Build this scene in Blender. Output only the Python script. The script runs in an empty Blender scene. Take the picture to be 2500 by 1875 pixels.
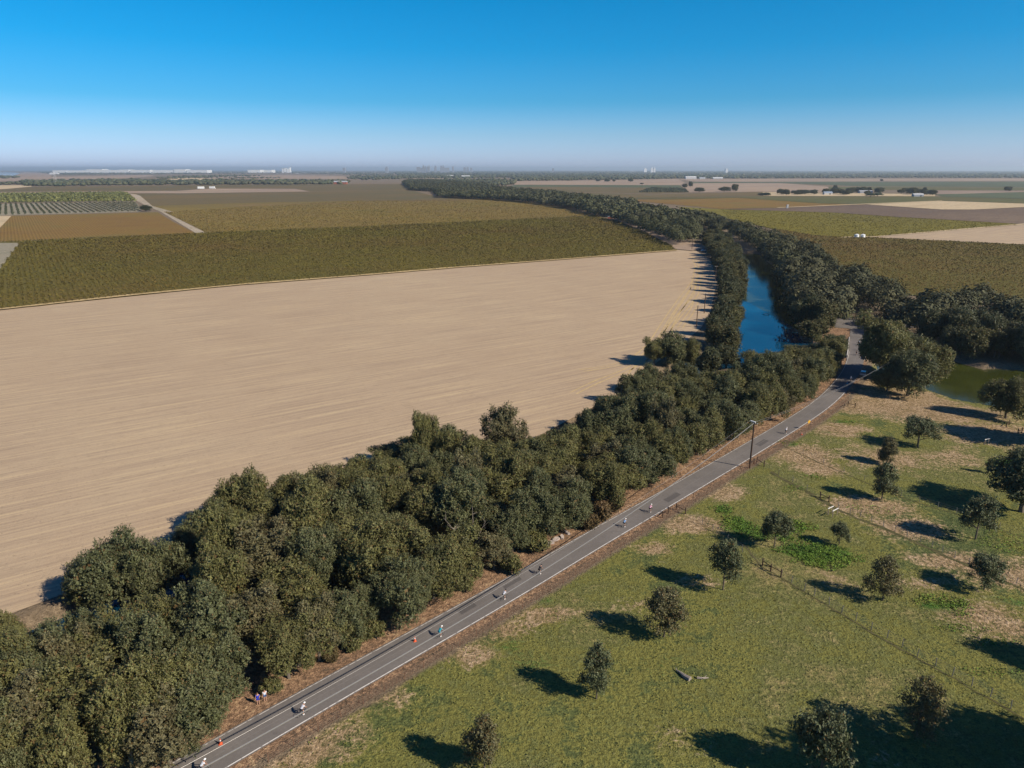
import bpy, math, random
import numpy as np
from mathutils import Vector

rad = math.radians
# ------------------------------------------------------------------ camera
H = 65.0                                    # flying height of the drone
FPX, CX, CY, HY = 1735.0, 1250.0, 937.5, 414.0
PITCH = math.atan((CY - HY) / FPX)
scn = bpy.context.scene
cam_d = bpy.data.cameras.new('camera')
cam = bpy.data.objects.new('camera', cam_d)
scn.collection.objects.link(cam)
cam.location = (0, 0, H)
cam.rotation_euler = (math.pi / 2 - PITCH, 0, 0)
cam_d.sensor_fit = 'HORIZONTAL'
cam_d.sensor_width = 36.0
cam_d.lens = FPX / 2500.0 * 36.0
cam_d.clip_start = 0.5
cam_d.clip_end = 120000
scn.camera = cam

# ------------------------------------------------------------------ light
SUN_EL, SUN_AZ = 35.5, -28.7                # math azimuth the sun stands at
world = bpy.data.worlds.new('World')
scn.world = world
world.use_nodes = True
wn, wl = world.node_tree.nodes, world.node_tree.links
wn.clear()
sky = wn.new('ShaderNodeTexSky')
sky.sky_type = 'NISHITA'
sky.sun_disc = False
sky.sun_elevation = rad(SUN_EL)
sky.sun_rotation = rad(90 - SUN_AZ)
sky.altitude = 100
sky.air_density = 1.0
sky.dust_density = 0.6
sky.ozone_density = 3.0
hs = wn.new('ShaderNodeHueSaturation')
hs.inputs['Saturation'].default_value = 1.0
tc = wn.new('ShaderNodeTexCoord')
sx = wn.new('ShaderNodeSeparateXYZ')
ramp = wn.new('ShaderNodeValToRGB')
ramp.color_ramp.interpolation = 'LINEAR'
SKY_RAMP = [(0.0, (0.95, 1.12, 1.9)), (0.0437, (0.57, 0.87, 1.33)), (0.084, (0.20, 0.71, 1.11)), (0.147, (0.045, 0.69, 1.09)), (0.20, (0.015, 0.69, 1.07)), (0.45, (0.06, 0.40, 0.82)), (1.0, (0.09, 0.26, 0.62))]
els = ramp.color_ramp.elements
els[0].position, els[0].color = SKY_RAMP[0][0], (*SKY_RAMP[0][1], 1)
els[1].position, els[1].color = SKY_RAMP[-1][0], (*SKY_RAMP[-1][1], 1)
for p_, c_ in SKY_RAMP[1:-1]:
    e_ = els.new(p_); e_.color = (*c_, 1)
mx = wn.new('ShaderNodeMix'); mx.data_type = 'RGBA'; mx.blend_type = 'MULTIPLY'; mx.inputs['Factor'].default_value = 1
bg = wn.new('ShaderNodeBackground'); bg.inputs['Strength'].default_value = 0.088
wo = wn.new('ShaderNodeOutputWorld')
wl.new(sky.outputs[0], hs.inputs['Color'])
wl.new(tc.outputs['Generated'], sx.inputs[0])
wl.new(sx.outputs['Z'], ramp.inputs[0])
wl.new(hs.outputs[0], mx.inputs['A']); wl.new(ramp.outputs[0], mx.inputs['B'])
wl.new(mx.outputs['Result'], bg.inputs['Color']); wl.new(bg.outputs[0], wo.inputs['Surface'])

sun_d = bpy.data.lights.new('sun', 'SUN')
sun_d.energy = 5.0
sun_d.angle = rad(0.5)
sun_d.color = (1.0, 0.90, 0.76)
sun = bpy.data.objects.new('sun', sun_d)
scn.collection.objects.link(sun)
sun.location = (100, -50, 200)
sdir = Vector((math.cos(rad(SUN_EL)) * math.cos(rad(SUN_AZ)), math.cos(rad(SUN_EL)) * math.sin(rad(SUN_AZ)), math.sin(rad(SUN_EL))))
sun.rotation_euler = sdir.to_track_quat('Z', 'Y').to_euler()

vs = scn.view_settings
vs.view_transform = 'Standard'; vs.look = 'None'; vs.exposure = 0.4; vs.gamma = 1.0; vs.use_curve_mapping = False
scn.cycles.max_bounces = 5
scn.cycles.diffuse_bounces = 2
scn.cycles.glossy_bounces = 2
scn.cycles.transmission_bounces = 2
scn.cycles.volume_bounces = 0
scn.cycles.transparent_max_bounces = 8

# ------------------------------------------------------------------ helpers
rng = np.random.default_rng(7)
cp, sp = math.cos(PITCH), math.sin(PITCH)

def G(px, py, z=0.0):
    """point at height z that stands behind the photograph's pixel"""
    r = (px - CX) / FPX; u = -(py - CY) / FPX
    dx, dy, dz = r, cp + u * sp, -sp + u * cp
    t = (z - H) / dz
    return np.array([dx * t, dy * t, z])

def G2(pts):
    return [tuple(G(*q)[:2]) for q in pts]

def height_of(bx, by, ty):
    b = G(bx, by)
    u = -(ty - CY) / FPX
    t = b[1] / (cp + u * sp)
    return H + (-sp + u * cp) * t

def link(o, parent=None):
    scn.collection.objects.link(o)
    if parent is not None:
        o.parent = parent
    return o

def tag(o, label=None, cat=None, group=None, kind=None):
    if label: o['label'] = label
    if cat: o['category'] = cat
    if group: o['group'] = group
    if kind: o['kind'] = kind
    return o

def empty(name, loc, rz=0.0, label=None, cat=None, group=None, sc=None):
    o = bpy.data.objects.new(name, None)
    o.empty_display_size = 0.3
    o.location = loc; o.rotation_euler = (0, 0, rz)
    if sc is not None: o.scale = sc if hasattr(sc, '__len__') else (sc, sc, sc)
    link(o)
    return tag(o, label, cat, group)

def mesh_np(name, v, f, mats=(), mi=None, smooth=False):
    """v (N,3), f (M,k) all faces of k corners"""
    v = np.asarray(v, dtype=np.float32); f = np.asarray(f, dtype=np.int32)
    me = bpy.data.meshes.new(name)
    me.vertices.add(len(v)); me.vertices.foreach_set('co', v.ravel())
    k = f.shape[1]
    me.loops.add(f.size); me.loops.foreach_set('vertex_index', f.ravel())
    me.polygons.add(len(f))
    me.polygons.foreach_set('loop_start', np.arange(0, f.size, k, dtype=np.int32))
    if mi is not None: me.polygons.foreach_set('material_index', np.asarray(mi, dtype=np.int32))
    me.update(calc_edges=True)
    if smooth: me.shade_smooth()
    for m in mats: me.materials.append(m)
    return me

def obj_me(name, me, parent=None, loc=None):
    o = bpy.data.objects.new(name, me)
    if loc is not None: o.location = loc
    return link(o, parent)

class MB:
    """collects boxes, tubes, spheres into one mesh"""
    def __init__(self): self.v = []; self.f = []; self.m = []
    def add(self, vs_, fs_, m=0):
        b = len(self.v); self.v += [tuple(q) for q in vs_]
        self.f += [tuple(b + i for i in q) for q in fs_]; self.m += [m] * len(fs_)
        return self
    def box(self, c, s, rz=0, m=0, taper=1.0):
        x, y, z = s[0] / 2, s[1] / 2, s[2] / 2
        ca, sa = math.cos(rz), math.sin(rz)
        vv = []
        for dz in (-z, z):
            k = 1.0 if dz < 0 else taper
            for dx, dy in ((-x, -y), (x, -y), (x, y), (-x, y)):
                dx *= k; dy *= k
                vv.append((c[0] + dx * ca - dy * sa, c[1] + dx * sa + dy * ca, c[2] + dz))
        return self.add(vv, [(0, 3, 2, 1), (4, 5, 6, 7), (0, 1, 5, 4), (1, 2, 6, 5), (2, 3, 7, 6), (3, 0, 4, 7)], m)
    def tube(self, pts, radii, n=6, m=0, cap=True):
        pts = [Vector(q) for q in pts]
        if not hasattr(radii, '__len__'): radii = [radii] * len(pts)
        vv = []
        for i, q in enumerate(pts):
            d = (pts[min(i + 1, len(pts) - 1)] - pts[max(i - 1, 0)]).normalized()
            a = Vector((0, 0, 1)) if abs(d.z) < 0.9 else Vector((1, 0, 0))
            u = d.cross(a).normalized(); w = d.cross(u)
            for k in range(n):
                t = 2 * math.pi * k / n
                vv.append(q + (u * math.cos(t) + w * math.sin(t)) * radii[i])
        ff = []
        for i in range(len(pts) - 1):
            for k in range(n):
                k2 = (k + 1) % n
                ff.append((i * n + k, i * n + k2, (i + 1) * n + k2, (i + 1) * n + k))
        if cap:
            ff.append(tuple(range(n))[::-1]); ff.append(tuple((len(pts) - 1) * n + k for k in range(n)))
        return self.add(vv, ff, m)
    def torus(self, c, R, r, axis='y', n=20, k=6, m=0):
        vv = []; ff = []
        for i in range(n):
            a = 2 * math.pi * i / n
            for j in range(k):
                b = 2 * math.pi * j / k
                q = ((R + r * math.cos(b)) * math.cos(a), r * math.sin(b), (R + r * math.cos(b)) * math.sin(a))
                if axis == 'z': q = (q[0], q[2], q[1])
                vv.append((c[0] + q[0], c[1] + q[1], c[2] + q[2]))
        for i in range(n):
            for j in range(k):
                ff.append((i * k + j, ((i + 1) % n) * k + j, ((i + 1) % n) * k + (j + 1) % k, i * k + (j + 1) % k))
        return self.add(vv, ff, m)
    def ball(self, c, r, n=10, k=6, m=0, zmin=-1.0):
        r = r if hasattr(r, '__len__') else (r, r, r)
        vv = []; ff = []
        for i in range(k + 1):
            t = math.acos(max(-1, min(1, 1 - (1 - zmin) * i / k)))
            for j in range(n):
                a = 2 * math.pi * j / n
                vv.append((c[0] + r[0] * math.sin(t) * math.cos(a), c[1] + r[1] * math.sin(t) * math.sin(a), c[2] + r[2] * math.cos(t)))
        for i in range(k):
            for j in range(n):
                ff.append((i * n + j, (i + 1) * n + j, (i + 1) * n + (j + 1) % n, i * n + (j + 1) % n))
        return self.add(vv, ff, m)
    def mesh(self, name, mats):
        me = bpy.data.meshes.new(name)
        me.from_pydata(self.v, [], self.f)
        mats = mats if isinstance(mats, (list, tuple)) else [mats]
        for q in mats: me.materials.append(q)
        me.polygons.foreach_set('material_index', self.m)
        me.update()
        return me
    def build(self, name, mats, parent=None, loc=None):
        return obj_me(name, self.mesh(name, mats), parent, loc)

# ---------------------------------------------------------------- materials
def new_mat(name, rough=0.9, spec=0.2):
    m = bpy.data.materials.new(name); m.use_nodes = True
    n = m.node_tree.nodes; b = n['Principled BSDF']
    b.inputs['Roughness'].default_value = rough
    b.inputs['Specular IOR Level'].default_value = spec
    return m, n, m.node_tree.links, b

def N(n, t, **kw):
    x = n.new('ShaderNode' + t)
    for k, v_ in kw.items():
        if k in x.inputs: x.inputs[k].default_value = v_
        else: setattr(x, k, v_)
    return x

def noise(n, l, vec, scale, detail=4, rough=0.6, dist=0.0):
    x = N(n, 'TexNoise', Scale=scale, Detail=detail, Roughness=rough, Distortion=dist)
    if vec is not None: l.new(vec, x.inputs['Vector'])
    return x.outputs['Fac']

def cramp(n, l, fac, stops, interp='LINEAR'):
    r = n.new('ShaderNodeValToRGB'); r.color_ramp.interpolation = interp
    e = r.color_ramp.elements
    e[0].position, e[0].color = stops[0][0], (*stops[0][1], 1)
    e[1].position, e[1].color = stops[-1][0], (*stops[-1][1], 1)
    for p_, c_ in stops[1:-1]:
        k = e.new(p_); k.color = (*c_, 1)
    l.new(fac, r.inputs[0])
    return r.outputs[0]

def vramp(n, l, fac, a, b, lo=0.0, hi=1.0):
    r = N(n, 'MapRange'); r.inputs[1].default_value = a; r.inputs[2].default_value = b
    r.inputs[3].default_value = lo; r.inputs[4].default_value = hi
    l.new(fac, r.inputs[0]); return r.outputs[0]

def mixc(n, l, fac, a, b, mode='MIX'):
    x = n.new('ShaderNodeMix'); x.data_type = 'RGBA'; x.blend_type = mode
    if isinstance(fac, (int, float)): x.inputs['Factor'].default_value = fac
    else: l.new(fac, x.inputs['Factor'])
    for s, q in (('A', a), ('B', b)):
        if isinstance(q, tuple): x.inputs[s].default_value = (*q, 1)
        else: l.new(q, x.inputs[s])
    return x.outputs['Result']

def math_(n, l, op, a, b=None, clamp=False):
    x = n.new('ShaderNodeMath'); x.operation = op; x.use_clamp = clamp
    for i, q in enumerate((a, b)):
        if q is None: continue
        if isinstance(q, (int, float)): x.inputs[i].default_value = q
        else: l.new(q, x.inputs[i])
    return x.outputs[0]

def bump(n, l, b, hgt, strength, dist=0.1, prev=None):
    x = N(n, 'Bump', Strength=strength, Distance=dist)
    l.new(hgt, x.inputs['Height'])
    if prev is not None: l.new(prev, x.inputs['Normal'])
    l.new(x.outputs[0], b.inputs['Normal'])
    return x.outputs[0]

def plain(name, col, rough=0.6, spec=0.3, metal=0.0, var=0.12, scale=3.0):
    m, n, l, b = new_mat(name, rough, spec)
    b.inputs['Metallic'].default_value = metal
    tcn = N(n, 'TexCoord')
    f = noise(n, l, tcn.outputs['Object'], scale)
    c = mixc(n, l, f, tuple(q * (1 - var) for q in col), tuple(min(1, q * (1 + var)) for q in col))
    l.new(c, b.inputs['Base Color'])
    return m

def rotated(n, l, ang, sxy=(1, 1)):
    """world position turned so that x runs along direction ang"""
    g = N(n, 'NewGeometry')
    mp = N(n, 'Mapping'); mp.vector_type = 'POINT'
    mp.inputs['Rotation'].default_value = (0, 0, -ang)
    l.new(g.outputs['Position'], mp.inputs['Vector'])
    m2 = N(n, 'Mapping'); m2.inputs['Scale'].default_value = (sxy[0], sxy[1], 1)
    l.new(mp.outputs[0], m2.inputs['Vector'])
    return m2.outputs[0]

def wpos(n):
    return N(n, 'NewGeometry').outputs['Position']

def leaf_mat(name, cols, dry=(0.16, 0.10, 0.04), dry_amt=0.04, scale=0.5):
    m, n, l, b = new_mat(name, 0.55, 0.25)
    g = N(n, 'NewGeometry'); oi = N(n, 'ObjectInfo'); tco = N(n, 'TexCoord')
    cols = [tuple(q * w_ for q, w_ in zip(c_, (1.10, 1.13, 1.05))) for c_ in cols]
    c1 = cramp(n, l, g.outputs['Random Per Island'], [(0, tuple(.6 * a + .4 * q for a, q in zip(cols[0], cols[1]))), (0.5, tuple(.95 * q for q in cols[1])), (1, tuple(.55 * a + .38 * q for a, q in zip(cols[2], cols[1])))])
    f = noise(n, l, tco.outputs['Object'], scale, 3)
    f = vramp(n, l, f, 0.35, 0.65)
    c2 = mixc(n, l, f, c1, tuple(0.5 * (a + q) for a, q in zip(cols[2], cols[3])))
    c3 = mixc(n, l, vramp(n, l, oi.outputs['Random'], 0, 1, 0.0, 0.65), c2, cols[3])
    tint = vramp(n, l, noise(n, l, tco.outputs['Object'], scale * 1.6, 2), 0.36, 0.64, 0.58, 1.38)
    mt = N(n, 'VectorMath'); mt.operation = 'SCALE'; l.new(c3, mt.inputs[0]); l.new(tint, mt.inputs['Scale']); c3 = mt.outputs[0]
    # single dry or yellow leaves
    r2 = math_(n, l, 'FRACT', math_(n, l, 'MULTIPLY', g.outputs['Random Per Island'], 37.7))
    isdry = math_(n, l, 'LESS_THAN', r2, dry_amt)
    c4 = mixc(n, l, isdry, c3, dry)
    l.new(c4, b.inputs['Base Color'])
    tr = N(n, 'BsdfTranslucent'); l.new(c4, tr.inputs['Color'])
    ms = N(n, 'MixShader'); ms.inputs[0].default_value = 0.22
    out = n['Material Output']
    l.new(b.outputs[0], ms.inputs[1]); l.new(tr.outputs[0], ms.inputs[2]); l.new(ms.outputs[0], out.inputs['Surface'])
    return m

ROWDIR = rad(34.34)
VINEDIR = rad(124.34)

def field_mat(name, cols, rowdir=None, rows=None, big=0.004, mid=0.05, fine=0.8, bumpy=0.6, speck=0.3, stretch=1.0):
    """fields: big patches, mid blotches, fine speckle"""
    m, n, l, b = new_mat(name, 0.95, 0.1)
    v = rotated(n, l, rowdir if rowdir is not None else 0.0, (1.0 / stretch, 1.0))
    f1 = noise(n, l, v, big, 3, 0.55)
    f2 = noise(n, l, v, mid, 4, 0.65)
    f3 = noise(n, l, v, fine, 3, 0.7)
    s = math_(n, l, 'ADD', math_(n, l, 'MULTIPLY', f1, 0.62), math_(n, l, 'MULTIPLY', f2, 0.38))
    k = len(cols)
    c = cramp(n, l, s, [(0.34 + 0.32 * i / (k - 1), cols[i]) for i in range(k)])
    dk = vramp(n, l, f3, 0.3, 0.7, 1 - speck, 1 + speck)
    mul = N(n, 'VectorMath'); mul.operation = 'SCALE'
    l.new(c, mul.inputs[0]); l.new(dk, mul.inputs['Scale'])
    col = mul.outputs[0]
    hgt = f3
    if rows:
        w = N(n, 'TexWave'); w.wave_type = 'BANDS'; w.bands_direction = 'Y'
        w.inputs['Scale'].default_value = 1.0 / rows * 0.314 * 1.0
        w.inputs['Distortion'].default_value = 0.6; w.inputs['Detail'].default_value = 2
        w.inputs['Detail Scale'].default_value = 0.6
        l.new(v, w.inputs['Vector'])
        dk2 = vramp(n, l, w.outputs['Fac'], 0, 1, 0.88, 1.1)
        m2 = N(n, 'VectorMath'); m2.operation = 'SCALE'
        l.new(col, m2.inputs[0]); l.new(dk2, m2.inputs['Scale']); col = m2.outputs[0]
        hgt = math_(n, l, 'ADD', f3, math_(n, l, 'MULTIPLY', w.outputs['Fac'], 0.5))
    l.new(col, b.inputs['Base Color'])
    bump(n, l, b, hgt, bumpy, 0.35)
    return m

# plain fields -------------------------------------------------------------
def tan_field_material():
    m, n, l, b = new_mat('tilled_soil', 0.95, 0.1)
    v = rotated(n, l, ROWDIR, (0.025, 1.0))       # streaks run along the rows
    v2 = rotated(n, l, ROWDIR, (0.22, 1.0))
    v3 = rotated(n, l, ROWDIR)
    s1 = noise(n, l, v, 0.95, 3, 0.6)
    s2 = noise(n, l, v2, 1.1, 4, 0.75)
    big = noise(n, l, v3, 0.008, 3, 0.5)
    mid = noise(n, l, v3, 0.05, 4, 0.6)
    fine = noise(n, l, v3, 1.6, 3, 0.8)
    c = cramp(n, l, math_(n, l, 'ADD', math_(n, l, 'MULTIPLY', big, 0.55), math_(n, l, 'MULTIPLY', mid, 0.45)),
              [(0.36, (0.385, 0.282, 0.182)), (0.5, (0.405, 0.300, 0.194)), (0.64, (0.425, 0.320, 0.206))])
    straw = vramp(n, l, s1, 0.52, 0.67, 0, 0.50)
    c = mixc(n, l, straw, c, (0.55, 0.415, 0.24))
    dark = vramp(n, l, s1, 0.49, 0.35, 0, 0.42)
    c = mixc(n, l, dark, c, (0.245, 0.18, 0.125))
    c = mixc(n, l, vramp(n, l, s2, 0.46, 0.30, 0, 0.5), c, (0.22, 0.162, 0.11))
    # fine noise adds small dark and pale specks
    c = mixc(n, l, vramp(n, l, fine, 0.40, 0.27, 0, 0.75), c, (0.13, 0.095, 0.065))
    c = mixc(n, l, vramp(n, l, fine, 0.62, 0.75, 0, 0.5), c, (0.48, 0.38, 0.26))
    l.new(c, b.inputs['Base Color'])
    h = math_(n, l, 'ADD', math_(n, l, 'MULTIPLY', s2, 0.5), fine)
    bump(n, l, b, h, 0.55, 0.14)
    return m

M = {}
M['tan'] = tan_field_material()
M['straw_edge'] = field_mat('straw_margin', [(0.40, 0.29, 0.14), (0.52, 0.38, 0.18)], mid=0.3, speck=0.2)
M['vine_floor'] = field_mat('vineyard_floor', [(0.100, 0.090, 0.022), (0.122, 0.100, 0.024), (0.140, 0.094, 0.028)], VINEDIR, None)
M['vine_gold'] = field_mat('vineyard_gold', [(0.125, 0.110, 0.032), (0.190, 0.135, 0.034), (0.155, 0.115, 0.032), (0.215, 0.135, 0.055)], ROWDIR, None, big=0.004, mid=0.03, fine=0.35, stretch=2.5, speck=0.25)
M['vine_dark'] = field_mat('vineyard_dusk', [(0.095, 0.090, 0.040), (0.130, 0.098, 0.044), (0.165, 0.112, 0.044)], ROWDIR, None, big=0.004, mid=0.03, fine=0.3, stretch=3, speck=0.2)
M['vine_rust'] = field_mat('vineyard_rust', [(0.15, 0.120, 0.034), (0.195, 0.118, 0.030), (0.17, 0.095, 0.028)], VINEDIR, 3.0, big=0.006, mid=0.03, fine=0.3, speck=0.2)
M['vine_olive'] = field_mat('vineyard_far_olive', [(0.085, 0.088, 0.030), (0.105, 0.10, 0.034), (0.12, 0.095, 0.04)], ROWDIR, None, fine=0.3, speck=0.2, stretch=2.0)
M['vine_yellow'] = field_mat('vineyard_yellow', [(0.110, 0.098, 0.024), (0.165, 0.138, 0.020), (0.120, 0.100, 0.026)], rad(160), None, big=0.005, fine=0.4, speck=0.3, stretch=2.0)
M['vine_purple'] = field_mat('vineyard_bare', [(0.12, 0.085, 0.060), (0.15, 0.105, 0.070), (0.20, 0.145, 0.095)], ROWDIR, None, fine=0.35, speck=0.3, stretch=2.0)
M['vine_green'] = field_mat('crop_green', [(0.075, 0.085, 0.045), (0.100, 0.112, 0.055)], ROWDIR, None, fine=0.2, speck=0.15)
M['pink_tan'] = field_mat('pale_earth', [(0.23, 0.165, 0.125), (0.30, 0.22, 0.155), (0.36, 0.26, 0.17)], ROWDIR, None, big=0.003, mid=0.01, fine=0.2, speck=0.12, stretch=3)
M['cream'] = field_mat('dry_stubble', [(0.40, 0.30, 0.175), (0.50, 0.385, 0.23), (0.34, 0.25, 0.15)], ROWDIR, None, fine=0.25, speck=0.2, stretch=3)
M['greytan'] = field_mat('grey_orchard_floor', [(0.22, 0.20, 0.135), (0.27, 0.235, 0.165), (0.19, 0.175, 0.11)], VINEDIR, None, fine=0.3, speck=0.2)
M['farm_road'] = field_mat('farm_track_dirt', [(0.30, 0.24, 0.175), (0.38, 0.31, 0.22), (0.22, 0.19, 0.12)], VINEDIR, None, mid=0.1, fine=0.5, stretch=4)
M['wood_floor'] = field_mat('woodland_floor', [(0.035, 0.045, 0.03), (0.05, 0.055, 0.035)], None, None, speck=0.3)
M['oak1'] = leaf_mat('oak_foliage', [(0.060, 0.066, 0.026), (0.105, 0.108, 0.044), (0.180, 0.172, 0.082), (0.085, 0.092, 0.046)])
M['oakfar'] = leaf_mat('wood_oak_foliage', [(0.040, 0.046, 0.020), (0.070, 0.074, 0.032), (0.120, 0.116, 0.056), (0.055, 0.060, 0.030)])
M['oakfar2'] = leaf_mat('wood_oak_foliage_olive', [(0.050, 0.050, 0.018), (0.085, 0.082, 0.030), (0.140, 0.128, 0.052), (0.075, 0.070, 0.030)])
M['oak2'] = leaf_mat('oak_foliage_olive', [(0.075, 0.074, 0.024), (0.13, 0.124, 0.042), (0.205, 0.188, 0.075), (0.115, 0.108, 0.042)], dry_amt=0.07)
M['oak3'] = leaf_mat('oak_foliage_bronze', [(0.075, 0.070, 0.032), (0.125, 0.112, 0.054), (0.20, 0.172, 0.092), (0.11, 0.096, 0.050)], dry_amt=0.07)
M['young1'] = leaf_mat('young_oak_foliage', [(0.055, 0.066, 0.030), (0.095, 0.106, 0.050), (0.165, 0.170, 0.092), (0.085, 0.094, 0.048)], scale=1.2)
M['young2'] = leaf_mat('young_oak_foliage_brown', [(0.066, 0.064, 0.030), (0.115, 0.106, 0.050), (0.18, 0.160, 0.085), (0.10, 0.088, 0.042)], scale=1.2, dry_amt=0.10)
M['yellow_leaf'] = leaf_mat('yellowing_foliage', [(0.14, 0.115, 0.02), (0.22, 0.17, 0.03), (0.28, 0.20, 0.05), (0.18, 0.12, 0.03)])
M['shrub'] = leaf_mat('roadside_shrub', [(0.10, 0.055, 0.025), (0.14, 0.085, 0.04), (0.19, 0.12, 0.06), (0.08, 0.07, 0.03)])
M['vine_leaf'] = None
M['far_leaf'] = None

def posleaf(name, cols, fine=0.5, big=0.006, mid=0.04, rnd=0.5):
    """leaf colours that drift over the land (position based), with leaf to leaf variation"""
    m, n, l, b = new_mat(name, 0.7, 0.15)
    g = N(n, 'NewGeometry')
    f1 = noise(n, l, g.outputs['Position'], big, 3); f2 = noise(n, l, g.outputs['Position'], mid, 3)
    s = math_(n, l, 'ADD', math_(n, l, 'MULTIPLY', f1, 0.6), math_(n, l, 'MULTIPLY', f2, 0.4))
    k = len(cols)
    c = cramp(n, l, s, [(0.36 + 0.28 * i / (k - 1), cols[i]) for i in range(k)])
    sc = vramp(n, l, g.outputs['Random Per Island'], 0, 1, 1 - rnd, 1 + rnd)
    mu = N(n, 'VectorMath'); mu.operation = 'SCALE'; l.new(c, mu.inputs[0]); l.new(sc, mu.inputs['Scale'])
    l.new(mu.outputs[0], b.inputs['Base Color'])
    return m

M['vine_leaf'] = posleaf('grapevine_leaf', [(0.100, 0.086, 0.016), (0.124, 0.099, 0.018), (0.108, 0.080, 0.018), (0.138, 0.092, 0.022)], rnd=.18)
M['vine_leaf_b'] = posleaf('grapevine_leaf_autumn', [(0.105, 0.090, 0.018), (0.125, 0.092, 0.022), (0.135, 0.080, 0.024), (0.10, 0.086, 0.018)], rnd=.18)
M['far_leaf'] = posleaf('far_woodland_leaf', [(0.045, 0.058, 0.030), (0.060, 0.068, 0.034), (0.072, 0.068, 0.036), (0.050, 0.060, 0.036)], big=0.002, mid=0.01, rnd=0.4)
M['belt_leaf'] = posleaf('belt_leaf', [(0.050, 0.054, 0.024), (0.068, 0.070, 0.030), (0.060, 0.060, 0.030), (0.085, 0.080, 0.038)], big=0.01, mid=0.08, rnd=0.45)
M['orchard_leaf'] = posleaf('orchard_leaf', [(0.12, 0.125, 0.042), (0.15, 0.15, 0.05)], rnd=0.3)
M['weed'] = posleaf('broadleaf_weed', [(0.055, 0.12, 0.018), (0.10, 0.17, 0.022), (0.15, 0.19, 0.03)], big=0.1, mid=0.5)
M['tuft'] = posleaf('grass_tuft', [(0.10, 0.118, 0.032), (0.165, 0.162, 0.042), (0.125, 0.134, 0.040), (0.20, 0.175, 0.07)], big=0.03, mid=0.3, rnd=.3)

M['bark'] = plain('bark', (0.13, 0.105, 0.08), 0.9, 0.1, var=0.4, scale=2)
M['dead'] = plain('bleached_wood', (0.27, 0.23, 0.19), 0.9, 0.1, var=0.3, scale=5)
M['darkwood'] = plain('dark_weathered_timber', (0.07, 0.045, 0.032), 0.9, 0.1, var=0.3, scale=6)
M['greywood'] = plain('grey_weathered_timber', (0.22, 0.18, 0.14), 0.9, 0.1, var=0.3, scale=6)
M['whitewood'] = plain('white_painted_rail', (0.72, 0.69, 0.62), 0.7, 0.2)
M['rust'] = plain('rusty_wire', (0.17, 0.085, 0.05), 0.8, 0.2, var=0.4, scale=8)
M['steel'] = plain('grey_steel_post', (0.16, 0.15, 0.14), 0.6, 0.3, var=0.3)
M['cable'] = plain('black_cable', (0.04, 0.04, 0.045), 0.6, 0.3)
M['wire'] = plain('bright_wire', (0.35, 0.33, 0.30), 0.4, 0.5, 0.5)
M['white'] = plain('white_paint', (0.78, 0.77, 0.74), 0.5, 0.4, var=0.06)
M['hazewhite'] = plain('pale_wall', (0.48, 0.47, 0.46), 0.7, 0.2, var=0.08, scale=0.1)
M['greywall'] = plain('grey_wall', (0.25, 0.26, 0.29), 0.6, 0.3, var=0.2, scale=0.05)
M['roof_grey'] = plain('grey_roof', (0.33, 0.34, 0.36), 0.7, 0.2)
M['roof_white'] = plain('white_metal_roof', (0.58, 0.58, 0.57), 0.5, 0.4)
M['roof_blue'] = plain('blue_grey_roof', (0.30, 0.36, 0.44), 0.5, 0.4)
M['brick'] = plain('red_wall', (0.30, 0.10, 0.06), 0.8, 0.2)
M['dark'] = plain('dark_opening', (0.03, 0.03, 0.035), 0.5, 0.4)
M['glass'] = plain('dark_glass', (0.03, 0.04, 0.05), 0.08, 0.6, var=0.02)
M['tyre'] = plain('black_rubber', (0.025, 0.025, 0.025), 0.8, 0.2)
M['orange'] = plain('orange_cone_plastic', (0.62, 0.11, 0.04), 0.5, 0.4, var=0.05)
M['sign_yellow'] = plain('yellow_sign_face', (0.62, 0.34, 0.03), 0.5, 0.4, var=0.05)
M['bluecar'] = plain('blue_car_paint', (0.06, 0.14, 0.22), 0.25, 0.6, var=0.03)
M['silver'] = plain('silver_car_paint', (0.50, 0.53, 0.56), 0.25, 0.6, 0.3, var=0.03)
M['skin'] = plain('skin', (0.48, 0.27, 0.18), 0.6, 0.3, var=0.05)
M['black_cloth'] = plain('black_cloth', (0.025, 0.025, 0.03), 0.8, 0.2)
M['white_cloth'] = plain('white_cloth', (0.55, 0.56, 0.60), 0.8, 0.2, var=0.06)
M['teal_cloth'] = plain('teal_cloth', (0.02, 0.28, 0.36), 0.8, 0.2)
M['blue_cloth'] = plain('blue_cloth', (0.03, 0.05, 0.42), 0.8, 0.2)
M['lblue_cloth'] = plain('pale_blue_cloth', (0.20, 0.34, 0.55), 0.8, 0.2)
M['denim'] = plain('blue_denim', (0.07, 0.12, 0.24), 0.85, 0.2)
M['pink_cloth'] = plain('pink_cloth', (0.62, 0.34, 0.44), 0.8, 0.2)
M['hair'] = plain('brown_hair', (0.06, 0.035, 0.02), 0.8, 0.2)
M['concrete'] = plain('concrete', (0.42, 0.39, 0.35), 0.9, 0.2, var=0.2, scale=1)
M['rubble'] = plain('broken_concrete', (0.36, 0.30, 0.26), 0.9, 0.2, var=0.35, scale=2)
M['paint'] = None

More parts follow.
